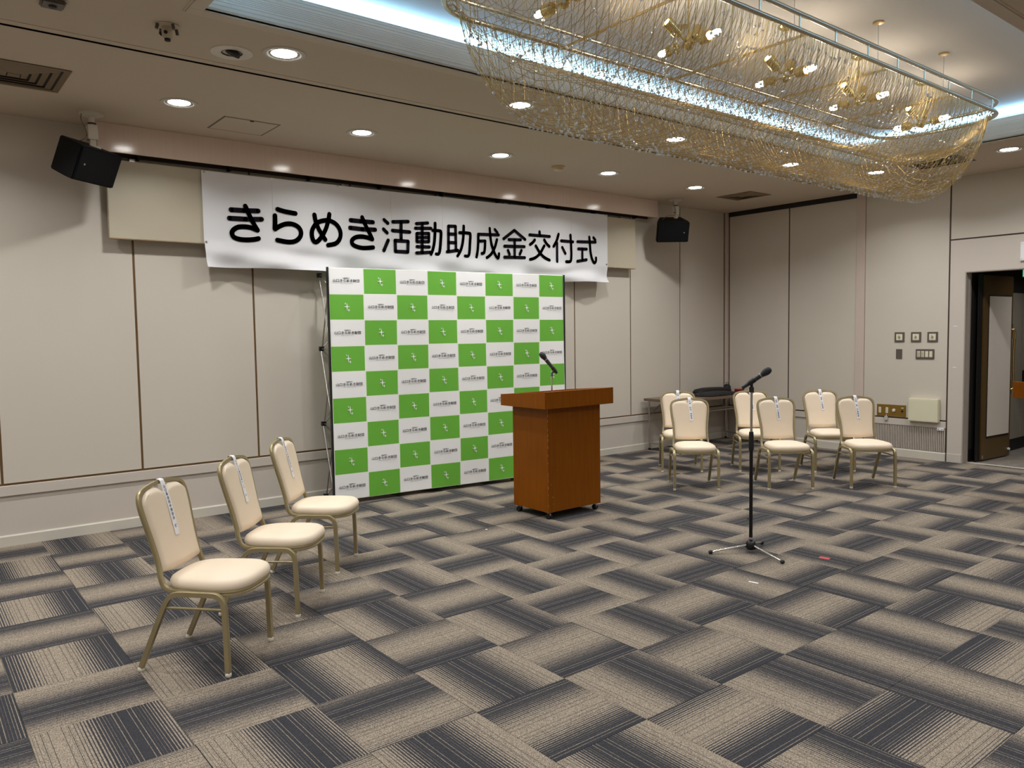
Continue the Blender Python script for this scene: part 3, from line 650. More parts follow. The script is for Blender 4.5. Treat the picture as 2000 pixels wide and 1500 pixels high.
# ================================================================== banquet chairs
PR = [(-0.012, -0.011), (-0.012, 0.011), (-0.004, 0.0125), (0.004, 0.0125), (0.012, 0.011), (0.012, -0.011), (0.004, -0.0125), (-0.004, -0.0125)]
def make_chair(label, loc, rz):
    c = thing('banquet_chair', label, 'chair', loc, rz, 'banquet chairs')
    for s in (-1, 1):
        f = catmull([(s*0.218, 0.225, 0.02), (s*0.2175, 0.222, 0.20), (s*0.217, 0.219, 0.30)], 2)+catmull([(s*0.2168, 0.2175, 0.328), (s*0.2165, 0.207, 0.362), (s*0.216, 0.180, 0.383), (s*0.216, 0.145, 0.387), (s*0.2155, 0.07, 0.387)], 4)
        l = MB().tube(f, 1.0, prof=PR, upv=(1, 0, 0)).build('leg', FRAME, c, smooth=True)
        MB().lathe([(0, 0), (0.0125, 0), (0.0148, 0.003), (0.0148, 0.017), (0.012, 0.0205), (0, 0.0205)], 14, (s*0.218, 0.225, 0)).build('foot_glide', GLIDE, l, smooth=True)
        r_ = catmull([(s*0.2155, 0.07, 0.387), (s*0.215, 0.01, 0.387), (s*0.2145, -0.035, 0.382), (s*0.214, -0.066, 0.362), (s*0.213, -0.088, 0.325)], 4)+catmull([(s*0.212, -0.105, 0.29), (s*0.209, -0.168, 0.15), (s*0.206, -0.226, 0.02)], 2)
        l = MB().tube(r_, 1.0, prof=PR, upv=(1, 0, 0)).build('leg', FRAME, c, smooth=True)
        MB().lathe([(0, 0), (0.0125, 0), (0.0148, 0.003), (0.0148, 0.017), (0.012, 0.0205), (0, 0.0205)], 14, (s*0.2055, -0.23, 0)).build('foot_glide', GLIDE, l, smooth=True)
        MB().tube([(s*0.2130, -0.092, 0.318), (s*0.217, 0.217, 0.318)], 0.0075, 10).build('stretcher', FRAME, c, smooth=True)
    # seat
    def outline(k, n=52):
        o = []
        for q in range(n):
            t = 2*PI*q/n; ct, st_ = math.cos(t), math.sin(t)
            y = math.copysign(abs(st_)**(2/3.2), st_); x = math.copysign(abs(ct)**(2/3.6), ct)
            hw = 0.182+0.030*(y+1)/2; yy = 0.078+0.208*y+(0.012*(1-x*x) if y > 0.5 else 0)
            o.append((x*hw*k, 0.08+(yy-0.08)*k))
        return o
    rim = [(x, y, 0.386) for x, y in outline(0.955)]
    MB().tube(rim, 1.0, closed=True, prof=[(0.016, -0.008), (0.016, 0.006), (0.005, 0.009), (0.003, 0.006), (-0.003, 0.006), (-0.005, 0.009), (-0.014, 0.009), (-0.016, -0.008)], upv=(0, 0, 1)).build('seat_rim', FRAME, c, smooth=True)
    cu = MB(); n = 52
    for k, z in ((0.5, 0.378), (0.93, 0.378), (0.94, 0.398), (0.985, 0.402), (1.0, 0.411), (0.995, 0.424), (0.962, 0.438), (0.90, 0.447), (0.75, 0.455), (0.5, 0.460), (0.25, 0.462)):
        cu.v += [(x, y, z) for x, y in outline(k)]
    for a in range(10):
        for q in range(n): cu.f.append((a*n+q, a*n+(q+1) % n, (a+1)*n+(q+1) % n, (a+1)*n+q)); cu.m.append(0)
    cu.f += [tuple(range(n))[::-1], tuple(range(10*n, 11*n))]; cu.m += [0, 0]
    cu.build('seat', CREAM, c, smooth=True)
    # back: leaning plane through (y,z) = (-0.122,0.44) .. (-0.230,0.885)
    yl = lambda z: -0.122-(z-0.44)*0.243
    hwb = lambda z: 0.171+0.020*max(0, min(1, (0.50-z)/0.1))*0.4+0.022*math.sin(max(0, min(1, (z-0.54)/0.26))*PI/2)**2
    side = [(0.184, 0.06, 0.386), (0.182, -0.02, 0.387), (0.1805, -0.075, 0.391), (0.179, -0.108, 0.409), (0.178, yl(0.447), 0.447)]
    for z in (0.50, 0.56, 0.63, 0.70, 0.75, 0.79): side.append((hwb(z), yl(z), z))
    side += [(0.188, yl(0.824), 0.824), (0.171, yl(0.849), 0.849), (0.135, yl(0.863), 0.863), (0.07, yl(0.874), 0.874)]
    P = side+[(0, yl(0.879), 0.879)]+[(-x, y, z) for x, y, z in side[::-1]]
    MB().tube(catmull(P, 4), 1.0, prof=[(-0.010, -0.0085), (-0.010, 0.0085), (-0.003, 0.0105), (-0.002, 0.0085), (0.002, 0.0085), (0.003, 0.0105), (0.010, 0.0085), (0.010, -0.0085), (0.002, -0.0105), (-0.002, -0.0105)], upv=(0, -0.97, -0.24)).build('back_frame', FRAME, c, smooth=True)
    bk = MB(); NU, NV = 28, 22
    zt = lambda u: 0.866-0.014*abs(u)**1.6-0.052*max(0, (abs(u)-0.66)/0.34)**2.4-0.044*math.exp(-(abs(u)/0.17)**1.5)
    zb = lambda u: 0.462+0.008*u*u
    def bp(u, v_, side_):
        z = zb(u)+(zt(u)-zb(u))*v_; h = hwb(min(z, 0.79))-0.0095
        if z > 0.79: h = h-0.008*((z-0.79)/0.06)**2
        e = min(1, (1-abs(u))/0.16, v_/0.07, (1-v_)/0.07); e = max(0, e); th = math.sqrt(1-(1-e)**2)
        off = side_*(0.004+0.0185*th)
        return (u*h, yl(z)+off*0.97, z+off*0.24)
    for side_ in (1, -0.7):
        for j in range(NV+1):
            for i in range(NU+1): bk.v.append(bp(-1+2*i/NU, j/NV, side_))
    W_ = NU+1; o2 = W_*(NV+1)
    for j in range(NV):
        for i in range(NU):
            a = j*W_+i; bk.f.append((a, a+1, a+W_+1, a+W_)); bk.f.append((o2+a, o2+a+W_, o2+a+W_+1, o2+a+1)); bk.m += [0, 0]
    bo_ = [i for i in range(W_)]+[j*W_+NU for j in range(1, NV+1)]+[NV*W_+i for i in range(NU-1, -1, -1)]+[j*W_ for j in range(NV-1, 0, -1)]
    for q in range(len(bo_)):
        a, e_ = bo_[q], bo_[(q+1) % len(bo_)]; bk.f.append((a, o2+a, o2+e_, e_)); bk.m.append(0)
    bk.build('back_cushion', CREAM, c, smooth=True)
    return c
CH = [ # front-feet mid, rear-feet mid (world), label, tag text, tag label, skew
 ((-8.398, -3.330), (-8.707, -2.998), 'cream banquet chair standing frontmost in the row of three', '山口県信用金庫協会　様', 'frontmost chair of the row of three', 0.0),
 ((-7.842, -2.790), (-8.172, -2.485), 'cream banquet chair in the middle of the row of three', 'やまぐち県民活動センター　様', 'middle chair of the row of three', 0.0),
 ((-7.303, -2.203), (-7.640, -1.885), 'cream banquet chair at the backdrop end of the row of three', '山口県労働者福祉協議会　様', 'chair of the three beside the backdrop', 0.0),
 ((-3.488, -2.206), (-3.190, -1.872), 'cream banquet chair in the front row of six, nearest the lectern', '村岡　和行　理事長', 'front row chair nearest the lectern', 0.07),
 ((-2.788, -2.816), (-2.515, -2.455), 'cream banquet chair in the middle of the front row, behind the microphone stand', '坂井　治男　審査委員長', 'middle chair of the front row', 0.07),
 ((-2.131, -3.318), (-1.845, -2.955), 'cream banquet chair in the front row of six, nearest the grille', '小林　彰　審査委員', 'front row chair nearest the grille', 0.07),
 ((-2.803, -1.464), (-2.480, -1.130), 'cream banquet chair in the back row, before the folding table, half hidden', '松尾　正人　審査委員', 'half hidden back row chair', 0.07),
 ((-2.152, -2.031), (-1.860, -1.700), 'cream banquet chair in the middle of the back row, behind the microphone pole', '中村　太一　審査委員', 'middle chair of the back row', 0.07),
 ((-1.584, -2.610), (-1.300, -2.245), 'cream banquet chair in the back row, nearest the right wall', '山本　茂樹　審査委員', 'back row chair nearest the right wall', 0.07)]
proto = None
for fm, rm, label, txt, tl, skew in CH:
    fm, rm = Vector(fm), Vector(rm); d = (fm-rm).normalized(); mid = (fm+rm)/2
    rz = math.atan2(d.y, d.x)-PI/2; loc = (mid.x, mid.y, 0)
    if proto is None: proto = make_chair(label, loc, rz)
    else: dup(proto, loc, rz, label)
    # paper name strip folded over the top of the back, hanging down its front
    t = thing('name_tag', 'white paper name strip with vertical writing on the '+tl, 'name tag', loc, rz, 'name tags on chair backs')
    long = skew == 0; bot = 0.615 if long else 0.655
    pth = [(-0.2470, 0.842), (-0.2460, 0.8850), (-0.2300, 0.8925), (-0.2130, 0.8840), (-0.1960, 0.835), (-0.1815, 0.790), (-0.2300, 0.70)]
    yb_ = -0.122-(bot-0.44)*0.243+0.0265
    pth[-1] = (-0.122-(0.70-0.44)*0.243+0.0270, 0.70); pth.append((yb_, bot))
    pth = [(p.x, p.y) for p in catmull([(a, b_, 0) for a, b_ in pth], 3)]
    sw_ = 0.0165
    def at(y, z): return -skew*(0.88-z)
    g = MB()
    for q, (y, z) in enumerate(pth):
        for s in (1, -1):
            x = s*sw_+(-1)*at(y, z)*-1
            g.v.append((x, y, z)); g.v.append((x, y-0.0012, z-0.0004))
    for q in range(len(pth)-1):
        a = q*4; g.f += [(a, a+2, a+6, a+4), (a+1, a+5, a+7, a+3), (a, a+4, a+5, a+1), (a+2, a+3, a+7, a+6)]; g.m += [0]*4
    g.f += [(0, 1, 3, 2), (len(pth)*4-4, len(pth)*4-2, len(pth)*4-1, len(pth)*4-3)]; g.m += [0, 0]
    g.build('strip', PAPER, t, smooth=False)
    n_ = len(txt); total = 0.225 if long else 0.20
    sp_ = total/n_; size = min(0.018, sp_*0.92)
    lt = MB()
    # arc length along the front of the strip
    F = [p for p in pth if True][8:]
    acc = [0]
    for a, b_ in zip(F[:-1], F[1:]): acc.append(acc[-1]+math.hypot(b_[0]-a[0], b_[1]-a[1]))
    def pos(s_):
        s_ = max(0, min(acc[-1]-1e-5, s_))
        for q in range(len(F)-1):
            if acc[q+1] >= s_:
                k_ = (s_-acc[q])/(acc[q+1]-acc[q]); return (F[q][0]+(F[q+1][0]-F[q][0])*k_, F[q][1]+(F[q+1][1]-F[q][1])*k_)
    for q, ch in enumerate(txt):
        if ch == '　': continue
        if ch == 'ー': ch = '｜'
        vs2, fs2 = text_mesh(ch, size, 0.0003)
        o = len(lt.v)
        for p in vs2:
            y, z = pos(0.03+sp_*(q+0.5)-p.y)
            lt.v.append((-p.x+at(y, z), y+0.0012, z+0.0003))
        lt.f += [tuple(i+o for i in f) for f in fs2]; lt.m += [0]*len(fs2)
    tag(lt.build('lettering', INKG, t, recalc=False), kind='stuff')

# ================================================================== folding table in the corner, bags on it
tb = thing('folding_table', 'brown topped folding table in the room corner behind the chairs', 'table', (-0.97, -0.35, 0))
MB().box(-0.90, 0.90, -0.30, 0.30, 0.668, 0.70).build('table_top', WOODL, tb, bevel=0.003)
for x in (-0.82, 0.86):
    for y in (-0.26, 0.27):
        l = MB().tube([(x, y, 0.03), (x, y, 0.668)], 0.0135, 12).build('leg', STEEL, tb, smooth=True)
        MB().lathe([(0, 0), (0.016, 0), (0.016, 0.03), (0, 0.03)], 12, (x, y, 0)).build('leg_cap', BLACK, l, smooth=True)
    MB().tube([(x, -0.26, 0.10), (x, 0.27, 0.10)], 0.010, 10).build('cross_bar', STEEL, tb, smooth=True)
    MB().tube([(x, 0.27, 0.45), (x+(0.30 if x < 0 else -0.30), 0.27, 0.655)], 0.007, 8).build('brace', STEEL, tb, smooth=True)
MB().tube([(-0.82, 0.05, 0.50), (0.86, 0.05, 0.50)], 0.006, 8).tube([(-0.82, -0.15, 0.50), (0.86, -0.15, 0.50)], 0.006, 8).build('shelf_wires', STEEL, tb, smooth=True)
SOFT = mat('black nylon fabric', srgb(20, 19, 22), 0.7, var=0.15, bump=0.2, bscale=300)
def pad(name, label, loc, hx, hy, h, rz, cat, seed):
    r2 = random.Random(seed); o = thing(name, label, cat, loc, rz)
    m = MB(); n = 40
    for k, z in ((0.90, 0.0), (1.0, 0.15), (1.0, 0.45), (0.92, 0.8), (0.6, 1.0), (0.2, 0.96)):
        for q in range(n):
            t = 2*PI*q/n; x = math.copysign(abs(math.cos(t))**0.4, math.cos(t))*hx*k; y = math.copysign(abs(math.sin(t))**0.4, math.sin(t))*hy*k
            m.v.append((x, y, h*z+(0.004*math.sin(7*x+3*y+seed) if 0.3 < z else 0)))
    for a in range(5):
        for q in range(n): m.f.append((a*n+q, a*n+(q+1) % n, (a+1)*n+(q+1) % n, (a+1)*n+q)); m.m.append(0)
    m.f += [tuple(range(n))[::-1], tuple(range(5*n, 6*n))]; m.m += [0, 0]
    m.build('body', SOFT, o, smooth=True)
    MB().tube(catmull([(-hx*0.3, -hy*0.98, h*0.4), (-hx*0.25, -hy*1.15, h*0.3), (hx*0.25, -hy*1.15, h*0.3), (hx*0.3, -hy*0.98, h*0.4)], 5), 0.006, 8).build('handle', BLACK, o, smooth=True)
    MB().tube([(-hx*0.95, hy*0.2, h*0.62), (-hx*0.5, hy*1.0, h*0.62), (hx*0.95, hy*0.9, h*0.55)], 0.003, 6).build('zip', STEEL, o, smooth=True)
    return o
pad('equipment_bag', 'flat black bag lying on the folding table, nearer its front edge', (-0.83, -0.42, 0.70), 0.36, 0.16, 0.045, 0.05, 'bag', 1)
pad('equipment_bag', 'flat black bag lying on the folding table against the back wall', (-0.52, -0.145, 0.70), 0.36, 0.095, 0.075, -0.03, 'bag', 2)
pk = thing('camera_pouch', 'small lumpy black pouch on the folding table right in the corner', 'pouch', (-0.11, -0.10, 0.70))
MB().lathe([(0, 0), (0.045, 0), (0.055, 0.02), (0.05, 0.075), (0.03, 0.10), (0, 0.105)], 16).build('body', SOFT, pk, smooth=True)
MB().tube([(-0.03, 0, 0.09), (-0.02, 0, 0.125), (0.02, 0, 0.125), (0.03, 0, 0.09)], 0.005, 6).build('strap', BLACK, pk, smooth=True)
rb = thing('red_box', 'small dark red box on the folding table next to the black bags', 'box', (-0.135, -0.33, 0.70))
MB().box(-0.065, 0.065, -0.04, 0.04, 0, 0.04).build('body', mat('dark red card', srgb(112, 26, 30), 0.5), rb, bevel=0.003)
MB().box(-0.067, 0.067, -0.042, 0.042, 0.04, 0.055).build('lid', mat('dusty pink card', srgb(196, 128, 122), 0.5), rb, bevel=0.003)

# ================================================================== loudspeakers
def speaker(label, c, yaw, mount):
    s = thing('loudspeaker', label, 'loudspeaker', (mount[0], mount[1], H))
    M_ = Matrix.Translation(Vector(c)-Vector((mount[0], mount[1], H))) @ Matrix.Rotation(yaw, 4, 'Z') @ Matrix.Rotation(math.radians(24), 4, 'X')
    hw, hh, dp = 0.205, 0.13, 0.27
    P = [(-hw, -0.10), (hw, -0.10), (hw, -0.03), (0.14, dp-0.10), (-0.14, dp-0.10), (-hw, -0.03)]
    o = MB().prism(P, -hh, hh, 'z', M=M_).build('cabinet', mat('black speaker paint', srgb(11, 11, 13), 0.6, bump=0.3, bscale=400, spec=0.2), s, bevel=0.008)
    o = MB().box(-hw+0.008, hw-0.008, -0.108, -0.099, -hh+0.008, hh-0.008, M=M_).build('front_grille', mat('black speaker mesh', srgb(9, 9, 11), 0.7, bump=0.5, bscale=900, spec=0.15), s, bevel=0.003)
    MB().disc(M_ @ Vector((-0.14*(1 if yaw > 0 else -1), -0.1095, 0.0)), 0.008, 12, M_.to_3x3() @ Vector((0, -1, 0))).build('badge', STEEL, s)
    MB().lathe([(0.030, 0), (0.034, 0), (0.034, 0.006), (0.030, 0.006), (0.030, 0)], 20, M_ @ Vector((-0.168, 0.03, 0.05)), M_.to_3x3() @ Vector((-0.9, 0.45, 0))).build('socket_ring', STEEL, s, smooth=True)
    MB().lathe([(0, 0.001), (0.085, 0.001), (0.085, -0.012), (0.04, -0.028), (0, -0.028)], 24).build('ceiling_plate', ALU, s, smooth=True)
    for a in (0.6, 2.2, 3.8, 5.4): MB().lathe([(0, 0), (0.008, 0), (0.008, -0.016), (0, -0.016)], 8, (0.07*math.cos(a), 0.07*math.sin(a), 0)).build('bolt', STEEL, s, smooth=True)
    zt_ = M_ @ Vector((0, 0.0, hh)); 
    MB().tube([(0, 0, -0.02), (0, 0, -0.09)], 0.022, 14).build('post', ALU, s, smooth=True)
    MB().tube([(0, 0, -0.072), (0, 0, -0.082)], 0.028, 14).build('post_ring', BLACK, s, smooth=True)
    MB().box(-0.036, 0.036, -0.032, 0.032, -0.20, -0.088).build('swivel_block', ALU, s, bevel=0.004)
    MB().box(-0.022, 0.022, -0.02, 0.02, zt_.z+0.012, -0.195).box(-0.05, 0.05, -0.04, 0.04, zt_.z-0.012, zt_.z+0.018).build('arm', ALU, s, bevel=0.003)
    for sx_ in (-0.037,): MB().lathe([(0, 0), (0.008, 0), (0.008, 0.006), (0, 0.006)], 10, (sx_, -0.01, -0.17), (-1, 0, 0)).build('knob', BLACK, s, smooth=True)
    MB().tube(catmull([(-0.07, -0.02, -0.01), (-0.075, -0.02, -0.06), (-0.05, -0.03, -0.13), (-0.045, -0.035, -0.18), (-0.08, -0.02, -0.215), (-0.16, 0.02, -0.225), M_ @ Vector((-0.15, 0.04, 0.10))], 5), 0.003, 6).build('cable', mat('grey cable', srgb(120, 108, 92), 0.6), s, smooth=True)
    return s
speaker('black loudspeaker hung from the ceiling at the left end of the curtain box', (-8.482, -0.42, 2.925), math.radians(38), (-8.433, -0.385))
speaker('black loudspeaker hung from the ceiling right of the curtain box', (-1.66, -0.36, 2.905), math.radians(-38), (-1.573, -0.357))

# ================================================================== ceiling fixtures
def make_light(label, x, y):
    o = thing('downlight', label, 'downlight', (x, y, H), 0, 'round ceiling downlights')
    MB().lathe([(0.086, 0.012), (0.098, -0.004), (0.105, -0.0065), (0.128, -0.0055), (0.132, -0.001), (0.132, 0.002)], 36).build('trim_ring', mat('downlight rim', srgb(196, 190, 180), 0.4), o, smooth=True)
    MB().lathe([(0.098, -0.004), (0.088, 0.001), (0.084, 0.0005)], 36).build('reflector', mat('downlight reflector', srgb(205, 205, 205), 0.15, metal=0.8), o, smooth=True)
    MB().lathe([(0.0, -0.003), (0.05, -0.002), (0.084, 0.0005)], 36).build('lens', LENS, o, smooth=True)
    area('lamp', (0, 0, -0.008), 0.15, 0.15, DL_W, WARM, (0, 0, 0), math.radians(DL_SPREAD), o, 'DISK')
    return o
DLS = []
NTH = ('first', 'second', 'third', 'fourth', 'fifth')
for k, x in enumerate((-7.977, -6.494, -5.009, -3.532, -2.051)): DLS.append((x, -1.05, NTH[k]+' lit downlight from the left in the ceiling row before the banner'))
for k, x in enumerate((-7.753, -5.903, -4.10, -2.255)): DLS.append((x, -2.45, 'lit downlight just beyond the recess edge, '+NTH[k]+' from the left, '+('clear of the chandelier' if k == 0 else 'seen through the chandelier net')))
DLS.append((-1.085, -2.77, 'lit downlight seen through the right end of the chandelier net'))
DLS.append((-1.087, -4.086, 'lit downlight at the right edge of the photo beyond the chandelier'))
first = None
def place_light(x, y, lab):
    global first
    if first is None: first = make_light(lab, x, y)
    else: dup(first, (x, y, H), 0, lab)
for x, y, lab in DLS: place_light(x, y, lab)
for y in (-5.75, -7.55, -9.4):        # the lamps of the part of the hall behind the camera
    for x in (-11.5, -9.65, -7.8, -5.95, -4.1, -2.25): area('ceiling_lamp', (x, y, H-0.008), 0.15, 0.15, DL_W, WARM, (0, 0, 0), math.radians(DL_SPREAD), None, 'DISK')
for x, y, lab in ((-9.46, -1.05, 'lit downlight just past the left photo edge in the banner row'), (-10.94, -1.05, 'lit downlight farthest left in the banner row, outside the photo'),
                  (-9.6, -2.45, 'lit downlight left of the recess beside the ceiling slit, outside the photo'), (-11.4, -2.45, 'lit downlight farthest left beside the ceiling slit, outside the photo'),
                  (-9.6, -4.05, 'lit downlight left of the recess middle, outside the photo'), (-11.4, -4.05, 'lit downlight farthest left of the recess middle, outside the photo'),
                  (-1.085, -5.4, 'lit downlight right of the recess near its front corner, outside the photo')): place_light(x, y, lab)
sp = thing('eyeball_spotlight', 'unlit round white eyeball spotlight beside the lit downlight', 'spotlight', (-8.016, -2.293, H))
MB().lathe([(0.062, 0.02), (0.062, -0.006), (0.070, -0.008), (0.122, -0.006), (0.126, 0.001)], 36).build('trim_ring', mat('spot rim enamel', srgb(214, 206, 192), 0.4), sp, smooth=True)
MB().lathe([(0, 0.030), (0.062, 0.030), (0.062, -0.006), (0.058, -0.006), (0.058, 0.0), (0, 0.006)], 30).build('socket', DARK, sp, smooth=True)
MB().lathe([(0.036, -0.018), (0.046, -0.014), (0.052, 0.0), (0.05, 0.012), (0, 0.02)], 24, (0, 0, 0.0), (-0.35, 0.25, -0.9)).build('eyeball', DARK, sp, smooth=True)
MB().disc((0.012, -0.006, -0.006), 0.036, 20, (0.35, -0.25, -0.9)).build('lamp_face', BLACK, sp)
sk = thing('sprinkler_head', 'white nozzle fitting with four stubs under the ceiling', 'sprinkler', (-8.438, -2.488, H))
MB().lathe([(0, 0.001), (0.062, 0.001), (0.064, -0.004), (0.03, -0.010), (0.028, -0.062), (0.02, -0.07), (0, -0.07)], 24).build('body', mat('fitting enamel', srgb(190, 176, 154), 0.45), sk, smooth=True)
for a in (0.3, 1.9, 3.4, 5.0):
    MB().tube([(0.055*math.cos(a), 0.055*math.sin(a), -0.004), (0.062*math.cos(a), 0.062*math.sin(a), -0.034)], 0.009, 8).build('stub', SWGREY, sk, smooth=True)
MB().lathe([(0, -0.07), (0.016, -0.07), (0.016, -0.082), (0, -0.082)], 14).build('nozzle', DARK, sk, smooth=True)
for a in (0.8, 2.6, 4.2): MB().lathe([(0, 0), (0.010, 0), (0.010, 0.008), (0, 0.008)], 8, (0.03*math.cos(a), 0.03*math.sin(a), -0.045), (math.cos(a), math.sin(a), -0.3)).build('port', DARK, sk, smooth=True)
sb = thing('ceiling_sensor', 'small grey square sensor on the ceiling near the top left', 'sensor', (-8.985, -2.47, H))
MB().box(-0.055, 0.055, -0.055, 0.055, -0.022, 0.001).build('housing', SWGREY, sb, bevel=0.008)
MB().lathe([(0, -0.021), (0.022, -0.021), (0.016, -0.032), (0, -0.035)], 16).build('dome', BLACK, sb, smooth=True)
sd = thing('smoke_detector', 'round cream smoke detector on the ceiling between two downlights', 'smoke detector', (-4.219, -1.003, H))
MB().lathe([(0, 0.001), (0.068, 0.001), (0.070, -0.012), (0.066, -0.016), (0, -0.016)], 28).build('base', mat('detector cream', srgb(206, 186, 148), 0.45), sd, smooth=True)
MB().lathe([(0, -0.016), (0.056, -0.016), (0.054, -0.036), (0.046, -0.043), (0, -0.045)], 28).build('head', mat('detector cream', (0, 0, 0)), sd, smooth=True)
ht = thing('access_hatch', 'square flush access hatch in the ceiling near the left loudspeaker', 'hatch', (-7.373, -0.688, H))
hx, hy = 0.228, 0.213
MB().box(-hx, hx, -hy, hy, -0.002, 0.001).build('shadow_gap', mat('hatch gap', srgb(120, 106, 88), 0.7), ht)
MB().box(-hx+0.016, hx-0.016, -hy+0.016, hy-0.016, -0.0035, -0.001).build('panel', CEIL, ht, bevel=0.001, segs=1)
MB().box(-0.02, 0.01, -hy+0.012, -hy+0.022, -0.008, -0.004).build('latch', DARK, ht)
def vent(label, x, y, hx, hy, mtl, inner):
    o = thing('ceiling_vent', label, 'vent', (x, y, H), 0, 'square ceiling air vents')
    def rg(a, b_, z0, z1, nm, mm, slope=0.0):
        m = MB()
        for s, (ux, uy) in enumerate(((1, 0), (0, 1), (-1, 0), (0, -1))):
            ex, ey = (hx, hy)
            def pt(f, z, side):
                X, Y = ex*f, ey*f
                c = [(X, -Y), (X, Y), (-X, Y), (-X, -Y)]
                p = c[(s+side) % 4]; return (p[0], p[1], z)
            m.add([pt(a, z0, 0), pt(a, z0, 1), pt(b_, z1, 1), pt(b_, z1, 0), pt(a, z0+0.003, 0), pt(a, z0+0.003, 1), pt(b_, z1+0.003, 1), pt(b_, z1+0.003, 0)],
                  [(0, 1, 2, 3), (4, 7, 6, 5), (0, 4, 5, 1), (2, 6, 7, 3)])
        return m.build(nm, mm, o)
    rg(1.0, 0.90, -0.006, -0.008, 'frame', mtl); rg(0.90, 0.86, -0.008, 0.001, 'inner_frame', mtl)
    for a, b_ in ((0.84, 0.68), (0.66, 0.50), (0.48, 0.32), (0.30, 0.14)): rg(b_, a, -0.010, 0.0, 'louvre', mtl)
    MB().box(-hx*0.12, hx*0.12, -hy*0.12, hy*0.12, -0.011, -0.008).build('centre_plate', mtl, o)
    MB().box(-hx*0.88, hx*0.88, -hy*0.88, hy*0.88, -0.0015, 0.0008).build('duct', inner, o)
    return o
vent('brown louvred air vent at the left edge of the ceiling', -9.01, -1.095, 0.29, 0.275, BROWNV, DARK)
vent('flat brown air vent near the right corner of the ceiling', -1.07, -1.043, 0.225, 0.255, BROWNV, BROWNV)
vent('black air vent half hidden behind the right end of the chandelier', -1.07, -3.42, 0.225, 0.28, mat('black vent enamel', srgb(34, 26, 20), 0.6), DARK)

# ================================================================== right wall fittings
def wall_thing(name, label, cat, y, z, group=None): return thing(name, label, cat, (0.0, y, z), 0, group)
def plate(o, hy, hz, t, nm, m, y=0, z=0, x0=0.0): return MB().box(-x0-t, -x0+0.0005, y-hy, y+hy, z-hz, z+hz).build(nm, m, o, bevel=min(0.002, t*0.3), segs=1)
for y, pl in ((-2.551, 'leftmost'), (-2.749, 'middle'), (-2.941, 'rightmost')):
    o = wall_thing('dimmer_dial', 'square grey dial plate, '+pl+' of the three in the upper row on the wall', 'dial', y, 1.477, 'dial plates on the right wall')
    plate(o, 0.059, 0.060, 0.010, 'bezel', SWGREY); plate(o, 0.038, 0.038, 0.003, 'insert', IVORY, 0, 0, 0.010)
    MB().lathe([(0, 0), (0.012, 0), (0.010, 0.012), (0, 0.012)], 14, (-0.013, 0, 0), (-1, 0, 0)).build('knob', mat('dial grey', srgb(150, 140, 116), 0.4), o, smooth=True)
    MB().box(-0.0135, -0.0125, 0.004, 0.010, 0.010, 0.022).build('mark', SWGREY, o)
o = wall_thing('blank_plate', 'narrow plain grey plate below the left dial', 'plate', -2.549, 1.272)
plate(o, 0.036, 0.058, 0.010, 'cover', SWGREY)
o = wall_thing('switch_panel', 'wide grey plate with four ivory switch modules on the wall', 'light switch', -2.857, 1.272)
plate(o, 0.107, 0.059, 0.010, 'bezel', SWGREY)
for k, y in enumerate((0.072, 0.025, -0.022, -0.070)):
    q = plate(o, 0.018, 0.036, 0.003, 'switch_module', IVORY, y, 0, 0.010)
    if k < 2:
        for z in (-0.022, -0.008, 0.006, 0.020): MB().box(-0.0155, -0.0128, y-0.015, y+0.015, z-0.0012, z+0.0012).build('button_gap', SWGREY, q)
o = wall_thing('outlet_plate', 'brass coloured outlet plate low on the right wall beside the cream box', 'outlet', -2.463, 0.566)
plate(o, 0.180, 0.072, 0.006, 'brass_cover', BRASSP)
for y in (0.140, 0.052):
    q = plate(o, 0.0155, 0.036, 0.004, 'socket', IVORY, y, 0.0, 0.006)
    for z in (-0.015, 0.012): MB().box(-0.0112, -0.0095, y-0.004, y+0.004, z-0.003, z+0.003).build('slot', SWGREY, q)
MB().lathe([(0, 0), (0.020, 0), (0.018, 0.014), (0, 0.016)], 18, (-0.006, -0.035, 0.005), (-1, 0, 0)).build('antenna_jack', IVORY, o, smooth=True)
MB().lathe([(0, 0), (0.013, 0), (0.012, 0.008), (0, 0.008)], 18, (-0.006, -0.137, -0.002), (-1, 0, 0)).build('black_jack', BLACK, o, smooth=True)
MB().box(-0.0068, -0.005, -0.153, -0.125, 0.034, 0.042).build('label_strip', PAPER, o)
o = wall_thing('cover_box', 'shallow cream rectangular cover box low on the right wall above the grille', 'box', -2.868, 0.460)
MB().box(-0.062, 0.0, -0.172, 0.172, 0, 0.276).build('shell', CREAMB, o, bevel=0.004)
MB().box(-0.0635, -0.061, -0.150, 0.160, 0.012, 0.264).build('front_lid', CREAMB, o, bevel=0.001, segs=1)
o = wall_thing('cable_clip', 'tiny grey cable clip box on the dado rail under the outlet plate', 'clip', -2.410, 0.440)
MB().box(-0.030, -0.012, -0.020, 0.020, 0, 0.055).build('body', mat('clip grey', srgb(190, 184, 174), 0.5), o, bevel=0.003)
MB().tube([(-0.02, 0, 0.055), (-0.014, 0, 0.075)], 0.003, 6).build('cord', PAPER, o)
o = wall_thing('rail_label', 'tiny white label block on the dado rail below the cream box', 'label', -3.055, 0.366)
MB().box(-0.022, -0.0118, -0.038, 0.038, 0, 0.032).build('block', PAPER, o, bevel=0.002, segs=1)
for y in (-0.02, 0.022): MB().box(-0.0226, -0.0215, y-0.005, y+0.005, 0.010, 0.020).build('print', INKG, o)
o = wall_thing('sign_plate', 'white plate on the wall above the doorway, cut by the photo edge', 'sign', -4.05, 2.30)
MB().box(-0.028, 0.0, -0.20, 0.20, 0, 0.205).build('plate', PAPER, o, bevel=0.004)
